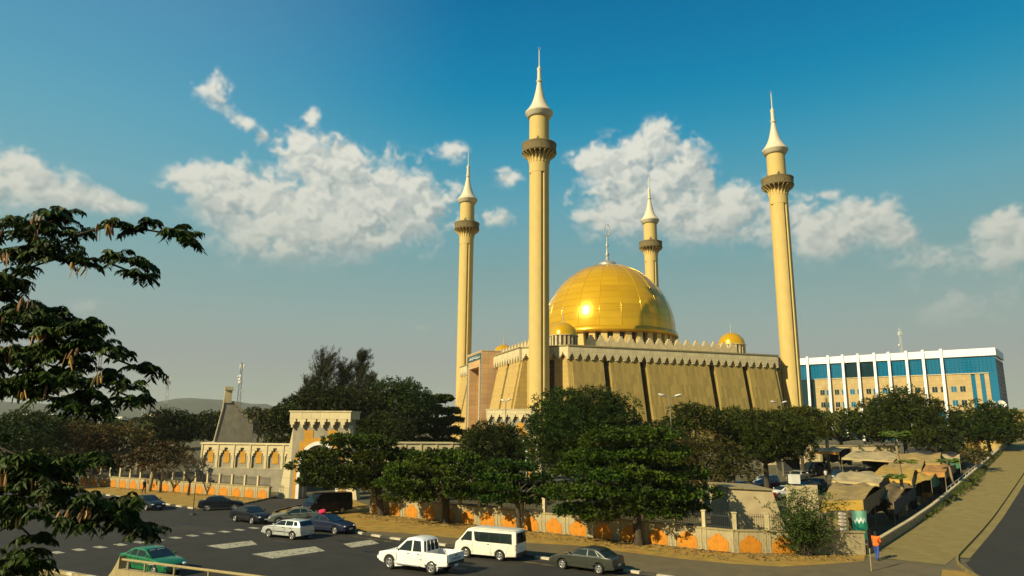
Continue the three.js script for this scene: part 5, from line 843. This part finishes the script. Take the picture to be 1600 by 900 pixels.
{ const o = thing('market_back_wall', 'long low beige wall behind the palm and the kiosk', 'wall', [44, 1.6, -124]); o.userData.kind = 'thing'; obj('wall', slab(0, 24, 0, 4.6, -0.3, 0), X.creamPale, o); obj('coping', slab(-0.1, 24.1, 4.6, 4.8, -0.4, 0.1), X.concrete, o); for (const x of [5, 10, 15, 20]) obj('pillar', slab(x, x + 0.5, 0, 4.58, 0.003, 0.15), X.concrete, o); }

// ---------- office block ----------
{
  const o = thing('office_block', 'long blue glass and stone office block with white fins on the right', 'building', [148.1, 2.7, -347.8], -0.7069), L = 56.1, T = 30.1; o.scale.set(1.4, 1.4, 1.4);
  const blue = M('blue curtain glass', [0.004, 0.13, 0.24], { rough: 0.07, physical: { clearcoat: 0.6 } }), blueD = M('dark curtain glass', [0.006, 0.028, 0.036], { rough: 0.06 }), stone = M('sandstone cladding', [0.44, 0.32, 0.135], { map: texBlocks, rough: 0.85 }), white = M('white aluminium', [0.74, 0.74, 0.72], { rough: 0.5 });
  obj('core', slab(-14, L - 0.3, -1, T - 2.4, -20, -0.4), blueD, o);
  obj('roof_band', slab(-14.3, L + 0.4, T - 2.3, T, -20.4, 0.6), white, o);
  const fins = [-4.5, 0.8, 7.8, 12.6, 17.5, 22.6, 27, 32.2, 37, 42.1];
  for (const x of fins) { obj('fin', prism([[1.6, -1], [2.4, -1], [1.15, T + 0.5], [0.62, T + 0.5]], 0.78, 0.03).rotateY(-Math.PI / 2).translate(x + 0.39, 0, 0), white, o); obj('fin_foot', slab(x - 0.4, x + 0.4, T - 2.9, T - 2.3, 0.0, 1.2), white, o); }
  // upper curtain wall, one panel for each bay, with mullions
  const edges = [-14, ...fins, L - 0.1], r = rng(12);
  for (let i = 0; i + 1 < edges.length; i++) {
    const a = edges[i], b = edges[i + 1], n = Math.round((b - a) / 1.05);
    obj('upper_glass', slab(a, b, T - 7.6, T - 2.35, -0.35, -0.05), [4, 5].includes(i) ? blueD : blue, o);  // two bays take dark glass to paint in a dark reflection
    const l = []; for (let k = 1; k < n; k++) l.push(slab(a + (b - a) * k / n - 0.03, a + (b - a) * k / n + 0.03, T - 7.6, T - 2.35, -0.05, 0.01)); for (let y = 1; y < 6; y++) l.push(slab(a, b, T - 7.6 + y * 0.88, T - 7.56 + y * 0.88, -0.048, 0.008)); obj('mullions', l, blueD, o);
    obj('lower_glass', slab(a, Math.min(b, 48), -1, 10.9, -0.38, -0.3), i % 3 ? blueD : blue, o);
  }
  // stone band with two rows of square windows
  obj('stone_band', slab(2.6, 48.4, 10.9, T - 7.6, -0.39, 0.25), stone, o);
  obj('stone_cap', slab(2.5, 54.1, T - 7.75, T - 7.5, -0.3, 0.5), X.creamPale, o);
  for (const x of [4.9, 7.0, 9.7, 12, 14.7, 17, 19.8, 22, 24.8, 26.4, 29.2, 31.7, 34.3, 36.7, 39.2, 41.6, 44.4, 46.8]) for (const y of [12.6, 16.9]) { const w = obj('window', slab(x - 0.72, x + 0.72, y, y + 1.75, 0.1, 0.262), r() < 0.55 ? blueD : blue, o); obj('window_frame', join([slab(x - 0.82, x + 0.82, y - 0.12, y, 0.2, 0.36), slab(x - 0.03, x + 0.03, y, y + 1.75, 0.255, 0.285)]), X.creamPale, w); }
  for (const [a, b] of [[48.4, 49.3], [50.4, 51.7], [52.8, 54.0]]) obj('stone_pier', slab(a, b, -1, T - 7.75, -0.39, 0.25), stone, o);
  for (const [a, b] of [[49.3, 50.4], [51.7, 52.8]]) obj('strip_glass', slab(a, b, -1, T - 7.76, -0.38, 0.05), blue, o);
  obj('corner_glass', slab(54.0, L, -1, T - 2.35, -0.38, -0.1), blue, o);
  obj('end_glass', slab(L - 0.35, L, -1, T - 2.35, -19.9, -0.4), blue, o);
  const em = []; for (let k = 0; k < 16; k++) em.push(slab(L, L + 0.05, -1, T - 3.1, -19.5 + k * 1.25, -19.44 + k * 1.25)); for (let y = 0; y < 26; y += 1.3) em.push(slab(L - 0.001, L + 0.045, y, y + 0.06, -19.8, -0.5)); obj('end_mullions', em, blueD, o);
}
{ // low yellow building at the right edge with satellite dishes
  const o = thing('roadside_building', 'low yellow building with two satellite dishes at the right edge', 'building', [118, 4.4, -172]);
  obj('wall', slab(0, 22, -1, 9.5, -12, 0), M('yellow render', [0.52, 0.36, 0.10], { map: texBlotch }), o); obj('roof', slab(-0.4, 22.4, 9.5, 10.1, -12.4, 0.4), X.concrete, o);
  for (const x of [2.5, 6, 9.5]) { obj('window', slab(x, x + 1.6, 4, 6.6, -0.1, 0.05), X.darkGlass, o); }
  for (const x of [0.8, 3.2]) { const d = obj('satellite_dish', lathe([[0, 0], [0.5, 0.07], [0.9, 0.25], [1.05, 0.4]], 18).rotateX(1.1).translate(x, 11.2, -1), X.white, o); obj('dish_stand', rod(V(x, 10, -1.2), V(x, 11.2, -1.1), 0.06), X.steel, d); }
}
// ---------- masts, far buildings, hills ----------
function mast(label, x, z, top, w, mats, dishes, seed) {
  const gy = groundH(x, z), h = top - gy, o = thing('telecom_mast', label, 'mast', [x, gy, z], 0, 'telecom masts on the skyline'), r = rng(seed), n = Math.round(h / 3), R = (t) => w * (1.15 - 0.85 * t), th = w * 0.055;
  for (let s = 0; s < 4; s++) { const l = [], t0 = s / 4, t1 = (s + 1) / 4; for (let k = 0; k < 4; k++) { const a = k * Math.PI / 2 + 0.5, c = (t) => V(Math.cos(a) * R(t), h * t, Math.sin(a) * R(t)), e = (t) => V(Math.cos(a + Math.PI / 2) * R(t), h * t, Math.sin(a + Math.PI / 2) * R(t)); l.push(rod(c(t0), c(t1), th, th * 0.9, 4)); const m = Math.max(2, Math.round(n / 4)); for (let q = 0; q < m; q++) { const u = lerp(t0, t1, q / m), v = lerp(t0, t1, (q + 1) / m); l.push(rod(c(u), e(v), th * 0.45, th * 0.45, 3), rod(e(u), c(v), th * 0.45, th * 0.45, 3), rod(c(v), e(v), th * 0.45, th * 0.45, 3)); } } obj('mast_section', l, mats[s % mats.length], o); }
  obj('lightning_rod', rod(V(0, h, 0), V(0, h * 1.05, 0), th * 0.6), X.steel, o);
  for (let k = 0; k < dishes; k++) { const t = 0.55 + 0.42 * r(), a = r() * 6.28; obj('dish_antenna', cyl(w * 0.42, w * 0.42, w * 0.25, 0, 0, 0, 12).rotateX(Math.PI / 2).rotateY(a).translate(Math.sin(a) * w * 0.75, h * t, Math.cos(a) * w * 0.75), X.white, o); }
  for (let k = 0; k < 3; k++) obj('panel_antenna', box(w * 0.3, w * 1.4, w * 0.2, Math.cos(k * 2.1) * w * 0.6, h * 0.95, Math.sin(k * 2.1) * w * 0.6), X.white, o);
}
const dullSteel = M('galvanised steel', [0.16, 0.16, 0.14], { rough: 0.7 }), mastRed = M('faded red mast', [0.35, 0.12, 0.09], { rough: 0.8 }), mastWhite = M('faded white mast', [0.5, 0.48, 0.44], { rough: 0.8 });
mast('grey lattice mast with dishes just right of the stepped monument', -136, -350, 40.3, 1.5, [dullSteel], 7, 1);
mast('lattice mast with antennas left of the monument, over the plain', -246, -500, 44.2, 1.7, [mastWhite, dullSteel], 6, 2);
mast('slim red and white mast, leftmost of the pair beyond the palm', -366, -700, 51.8, 1.9, [mastRed, mastWhite], 4, 3);
mast('mast rising out of the near tree at the left', -178, -300, 51.1, 1.2, [dullSteel], 2, 4);
mast('red and white mast behind the office roof', 232, -410, 70, 1.5, [mastRed, mastWhite], 2, 5);
{
  const o = thing('distant_block', 'pale banded building seen under the near tree at the left', 'building', [-247, groundH(-235, -350) - 1, -350]);
  for (let i = 0; i < 3; i++) { obj('floor_band', slab(-4 + i * 2, 24 - i, i * 3.4, i * 3.4 + 2.0, -14, 0.4), i === 2 ? X.amber : X.white, o); obj('window_band', slab(-3 + i * 2, 23 - i, i * 3.4 + 2.0, i * 3.4 + 3.4, -13, -0.2), X.darkGlass, o); } obj('roof', slab(0, 21, 10.2, 10.6, -14, 0.6), X.white, o);
  const p = thing('distant_tower', 'blue grey tower beside the banded building under the near tree', 'building', [-257, groundH(-250, -400) - 1, -400]);
  obj('wall', slab(0, 11, 0, 22, -11, 0), M('blue grey glass', [0.06, 0.10, 0.12], { rough: 0.3 }), p); for (let y = 3; y < 22; y += 3) obj('floor_line', slab(-0.1, 11.1, y, y + 0.3, -11.1, 0.1), X.white, p); obj('roof', slab(-0.3, 11.3, 22, 22.6, -11.3, 0.3), X.concrete, p);
}
{
  const r = rng(55), cols = [[0.5, 0.44, 0.3], [0.62, 0.6, 0.52], [0.42, 0.34, 0.2], [0.55, 0.4, 0.2]].map((c, i) => M('far render ' + i, c)), roofs = [M('rust roof', [0.2, 0.1, 0.06]), M('grey roof', [0.25, 0.25, 0.24]), M('white roof', [0.62, 0.62, 0.6])];
  for (let i = 0; i < 64; i++) {
    const d = 650 + r() * 1500, az = (i < 50 ? -40 + r() * 26 : 30 + r() * 12) * Math.PI / 180, x = d * Math.tan(az), z = -d, w = 10 + r() * 24, h = 5 + r() * (r() < 0.2 ? 18 : 5), dp = 9 + r() * 10;
    const o = thing('distant_house', ['pale', 'white', 'brown', 'ochre'][i % 4] + ' distant house on the plain below the hills', 'house', [x, groundH(x, z) - 0.5, z], r() * 0.6 - 0.3, 'distant houses below the hills');
    obj('wall', box(w, h, dp, 0, h / 2, 0), cols[i % 4], o); obj('roof', h > 11 ? box(w + 1, 0.6, dp + 1, 0, h + 0.3, 0) : prism([[-w / 2 - 0.8, h], [w / 2 + 0.8, h], [0, h + 2.6]], dp + 1.4).translate(0, 0, -dp / 2 - 0.7), roofs[i % 3], o);
    for (let k = 0; k < 3; k++) obj('window', box(w * 0.14, h * 0.3, 0.2, (k - 1) * w * 0.3, h * 0.5, dp / 2), X.darkGlass, o);
  }
}
{ // a line of low hills closing the plain
  const pos = [], idx = [], n = 150, rings = [[2900, 0], [3300, 0.75], [3600, 1], [3900, 0.8]];
  for (let k = 0; k < rings.length; k++) for (let i = 0; i <= n; i++) {
    const az = -80 + i * 160 / n, a = az * Math.PI / 180, [d, q] = rings[k];
    const hh = 60 + 165 * Math.exp(-(((az + 24) / 8) ** 2)) + 90 * Math.exp(-(((az + 38) / 7) ** 2)) + 70 * Math.exp(-(((az - 41) / 6) ** 2)) + 40 * fbm(az * 0.14, 3, 4) + 26 * fbm(az * 0.5, k * 2.3, 4);
    pos.push(Math.sin(a) * d, 20 + Math.max(0, hh) * q * 0.52 + (k ? 10 * fbm(az * 0.8, k * 5, 3) : -20), -Math.cos(a) * d);
  }
  for (let k = 0; k + 1 < rings.length; k++) for (let i = 0; i < n; i++) { const a = k * (n + 1) + i; idx.push(a, a + 1, a + n + 1, a + 1, a + n + 2, a + n + 1); }
  const g = new THREE.BufferGeometry(); g.setAttribute('position', new THREE.Float32BufferAttribute(pos, 3)); g.setIndex(idx); g.computeVertexNormals(); structure('hills', g, X.hill, 'low hazy hills along the horizon');
}

scene.fog = new THREE.FogExp2(new THREE.Color().setRGB(0.86, 0.90, 0.86), 0.00007);
// ---------- street lamps, sign, people ----------
{
  const root = thing('street_lamp', 'double headed street lamp in front of the broad slab wall', 'street lamp', [18.2, groundH(18.2, -80), -80], 0.15, 'double street lamps'), h = 12.4 - groundH(18.2, -80);
  obj('pole', [cyl(0.14, 0.12, 1.2, 0, 0, 0, 10), rod(V(0, 1.1, 0), V(0, h, 0), 0.085, 0.055, 10)], M('painted steel pole', [0.16, 0.14, 0.10], { rough: 0.6 }), root);
  for (const k of [-1, 1]) { obj('arm', rod(V(0, h - 0.12, 0), V(k * 0.75, h + 0.12, 0), 0.035), X.steel, root); const l = obj('lamp_head', new THREE.SphereGeometry(1, 12, 8).scale(0.46, 0.12, 0.2).rotateZ(k * 0.22).translate(k * 1.0, h + 0.2, 0), X.white, root); obj('lens', new THREE.SphereGeometry(1, 10, 6).scale(0.32, 0.08, 0.15).rotateZ(k * 0.22).translate(k * 1.03, h + 0.12, 0), X.lamp, l); }
  copyOf(root, [42.1, 13.1 - 0.1 - h, -110], 0.2, 'double headed street lamp beside the right minaret');
  copyOf(root, [-0.7, 12.3 - h, -95], -1.1, 'street lamp standing before the mosque pavilion');
}
{
  const o = thing('back_of_sign', 'rusty brown signboard seen from behind on a thin post at the corner', 'sign', [22.9, 0.02, -46.4], 0.75);
  obj('post', rod(V(0, 0, 0), V(0, 2.5, 0), 0.035, 0.035, 8), X.wallPlain, o);
  obj('board', box(0.62, 1.15, 0.03, 0, 1.95, 0.05), M('rusty sheet', [0.075, 0.042, 0.018], { map: texRust, rough: 0.8 }), o);
  obj('bracket', [box(0.6, 0.04, 0.03, 0, 2.3, 0.02), box(0.6, 0.04, 0.03, 0, 1.65, 0.02)], X.iron, o);
  const q = thing('sign_post', 'thin dark sign post standing in the road left of the black saloon', 'sign', [-31.4, 0.02, -71.6], 0.3); obj('post', rod(V(0, 0, 0), V(0, 2.9, 0), 0.04), X.iron, q); obj('base', cyl(0.3, 0.25, 0.15, 0, 0, 0, 12), X.kerbDark, q);
}
// People: one continuous skin from tapered bones, clothes as a second skin over it.
function skin(bones, size, res, centre, grow = 0) {
  const mc = new MarchingCubes(res, new THREE.MeshStandardMaterial(), false, false, 200000); mc.isolation = 0; const f = mc.field, h = size / 2;
  for (let k = 0; k < res; k++) for (let j = 0; j < res; j++) for (let i = 0; i < res; i++) {
    const p = V((i - res / 2) / (res / 2) * h + centre.x, (j - res / 2) / (res / 2) * h + centre.y, (k - res / 2) / (res / 2) * h + centre.z); let d = 9;
    for (const [a, b, r0, r1] of bones) { const ab = b.clone().sub(a), t = clamp(p.clone().sub(a).dot(ab) / Math.max(1e-9, ab.lengthSq()), 0, 1), e = p.distanceTo(a.clone().addScaledVector(ab, t)) - lerp(r0, r1, t) - grow, q = 0.022, hh = clamp(0.5 + 0.5 * (d - e) / q, 0, 1); d = lerp(d, e, hh) - q * hh * (1 - hh); }
    f[i + j * res + k * res * res] = -d;
  }
  mc.update(); const n = mc.count * 1, g = new THREE.BufferGeometry(), pos = new Float32Array(n * 3), nor = new Float32Array(n * 3);
  for (let i = 0; i < n * 3; i++) { pos[i] = mc.positionArray[i] * h + [centre.x, centre.y, centre.z][i % 3]; nor[i] = mc.normalArray[i]; }
  g.setAttribute('position', new THREE.BufferAttribute(pos, 3)); g.setAttribute('normal', new THREE.BufferAttribute(nor, 3)); return g;
}
function person(label, pos, turn, pose, cloth, height = 1.74, group) {
  const o = thing('person', label, 'person', pos, turn, group), k = height / 1.74, st = pose.stride ?? 0, B = {};
  const P = (x, y, z) => V(x, y, z);   // facing +z, left is +x
  const hipL = P(0.09, 0.92, 0), hipR = P(-0.09, 0.92, 0), kneeL = P(0.1, 0.5, 0.14 * st + 0.02), kneeR = P(-0.1, 0.5, -0.08 * st + 0.02), ankL = P(0.1, 0.09, 0.2 * st), ankR = P(-0.1, 0.11, -0.34 * st), chest = P(0, 1.28, 0.02), pel = P(0, 0.95, 0), neck = P(0, 1.46, 0), head = P(0, 1.6, 0.025);
  const shL = P(0.19, 1.4, 0), shR = P(-0.19, 1.4, 0), elL = P(0.25, 1.13, -0.12 * st - 0.02), elR = P(-0.25, 1.13, 0.10 * st - 0.02), wrL = P(0.25, 0.9, -0.12 * st + 0.08), wrR = P(-0.25, 0.9, 0.2 * st + 0.06);
  const legs = [[hipL, kneeL, 0.085, 0.058], [kneeL, ankL, 0.056, 0.038], [hipR, kneeR, 0.085, 0.058], [kneeR, ankR, 0.056, 0.038]], feet = [[ankL, ankL.clone().add(P(0.02, -0.05, 0.15)), 0.04, 0.032], [ankR, ankR.clone().add(P(-0.02, -0.06, 0.14)), 0.04, 0.032]];
  const torso = [[pel, chest, 0.125, 0.14], [P(0.07, 1.3, 0), shL, 0.1, 0.06], [P(-0.07, 1.3, 0), shR, 0.1, 0.06], [P(-0.06, 0.95, 0), P(0.06, 0.95, 0), 0.12, 0.12], [chest, neck, 0.11, 0.055]], arms = [[shL, elL, 0.052, 0.04], [shR, elR, 0.052, 0.04]], fore = [[elL, wrL, 0.04, 0.028], [elR, wrR, 0.04, 0.028]];
  const hd = [[neck, P(0, 1.54, 0.01), 0.055, 0.06], [P(0, 1.565, 0.035), P(0, 1.655, 0.0), 0.078, 0.092], [P(0, 1.53, 0.07), P(0, 1.55, 0.05), 0.035, 0.05], [P(0, 1.59, 0.105), P(0, 1.615, 0.095), 0.014, 0.008], [P(0.09, 1.6, 0), P(0.095, 1.62, 0), 0.018, 0.018], [P(-0.09, 1.6, 0), P(-0.095, 1.62, 0), 0.018, 0.018]];
  const hands = []; for (const [w, e, s] of [[wrL, elL, 1], [wrR, elR, -1]]) { const d = w.clone().sub(e).normalize(), pm = w.clone().addScaledVector(d, 0.07); hands.push(rod(w, pm, 0.03, 0.034, 8)); for (let q = 0; q < 4; q++) { const a = pm.clone().add(P(0, 0, (q - 1.5) * 0.018)), b = a.clone().addScaledVector(d, [0.035, 0.042, 0.04, 0.03][q]); hands.push(rod(a, b, 0.0095, 0.009, 6), rod(b, b.clone().addScaledVector(d, 0.03).add(P(-s * 0.014, 0, 0.004)), 0.009, 0.007, 6)); } const t = w.clone().addScaledVector(d, 0.03); hands.push(rod(t, t.clone().addScaledVector(d, 0.045).add(P(-s * 0.01, 0, 0.035)), 0.011, 0.008, 6)); }
  const S = (g) => g.scale(k, k, k), body = join([skin([...legs, ...feet, ...torso, ...arms, ...fore, ...hd], 1.9, 92, P(0, 0.86, 0)), ...hands]);
  obj('body', S(body), cloth.skin ?? (X.skin ??= M('skin', [0.065, 0.035, 0.02], { rough: 0.6 })), o);
  obj('shirt', S(skin([...torso.map(([a, b, c, d], i) => (i === 4 ? [a, a.clone().lerp(b, 0.6), c, 0.075] : [a, b, c, d])), ...arms, ...(cloth.robe ? [[pel, P(0, 0.35, 0), 0.14, 0.2]] : [])], 1.5, 66, P(0, 1.0, 0), 0.022)), cloth.shirt, o);
  obj('trousers', S(skin([...legs, [P(-0.06, 0.93, 0), P(0.06, 0.93, 0), 0.11, 0.11]], 1.3, 66, P(0, 0.5, 0), 0.016)), cloth.trousers, o);
  obj('hair', S(skin([[P(0, 1.63, -0.01), P(0, 1.665, -0.012), 0.09, 0.094]], 0.4, 24, P(0, 1.64, 0), 0.006)), cloth.hat ?? (X.hair ??= M('black hair', [0.01, 0.008, 0.007], { rough: 0.9 })), o);
  for (const f of feet) obj('shoe', S(skin([[f[0].clone().add(P(0, -0.045, -0.02)), f[1], 0.042, 0.036]], 0.4, 24, f[0], 0.006)), X.trim, o);
  return o;
}
X.skin = M('skin', [0.065, 0.035, 0.02], { rough: 0.6 }); X.hair = M('black hair', [0.01, 0.008, 0.007], { rough: 0.9 });
const cloth = (n, c) => M(n, c, { rough: 0.95 });
const P3 = ramp(-0.2, 0.9, 0.03);
person('person in a bright orange shirt and blue jeans walking up to the ramp', [25.3, 0.03, -50.3], 2.45, { stride: 1.15 }, { shirt: cloth('orange shirt', [0.85, 0.14, 0.012]), trousers: cloth('blue jeans', [0.03, 0.07, 0.28]) }, 1.84);
person('person in dark clothes standing beside the pale trunk on the left verge', [-47.7, 0.02, -93.6], 1.2, { stride: 0.6 }, { shirt: cloth('dark shirt', [0.015, 0.015, 0.02]), trousers: cloth('dark trousers', [0.012, 0.012, 0.014]) }, 1.75);
const people = [['person in a white shirt standing before the kiosk', 45.2, -102.4, [0.62, 0.6, 0.55]], ['person in a white robe at the left of the long awning', 47.0, -99.6, [0.66, 0.65, 0.6]], ['person in a pale grey shirt under the long awning', 49.8, -98.2, [0.4, 0.4, 0.42]], ['person in an ochre shirt beside the guard house back wall', 38.6, -99, [0.5, 0.25, 0.04]]];
for (const [label, x, z, c] of people) person(label, [x, groundH(x, z), z], 0.3 + x % 3, { stride: 0.2 }, { shirt: cloth('market shirt', c), trousers: cloth('market trousers', [0.06, 0.05, 0.05]), robe: label.includes('robe') }, 1.74, 'people in the market');
{ // a pink bundle held up on the navy saloon's far side
  const g = new THREE.IcosahedronGeometry(0.25, 3), p = g.attributes.position; for (let i = 0; i < p.count; i++) { const v = V().fromBufferAttribute(p, i), s = 1 + 0.35 * fbm(v.x * 4, v.y * 4 + v.z * 3, 3); p.setXYZ(i, v.x * s * 1.3, v.y * s * 0.8, v.z * s); } g.computeVertexNormals();
  const o = obj('cloth_bundle', g.rotateY(0.4).translate(-15.95, 1.58, -61.5), cloth('pink cloth', [0.62, 0.03, 0.10])); tag(o, 'bright pink cloth bundle on the roof of the navy saloon', 'bundle');
}
renderer.render(scene, camera);
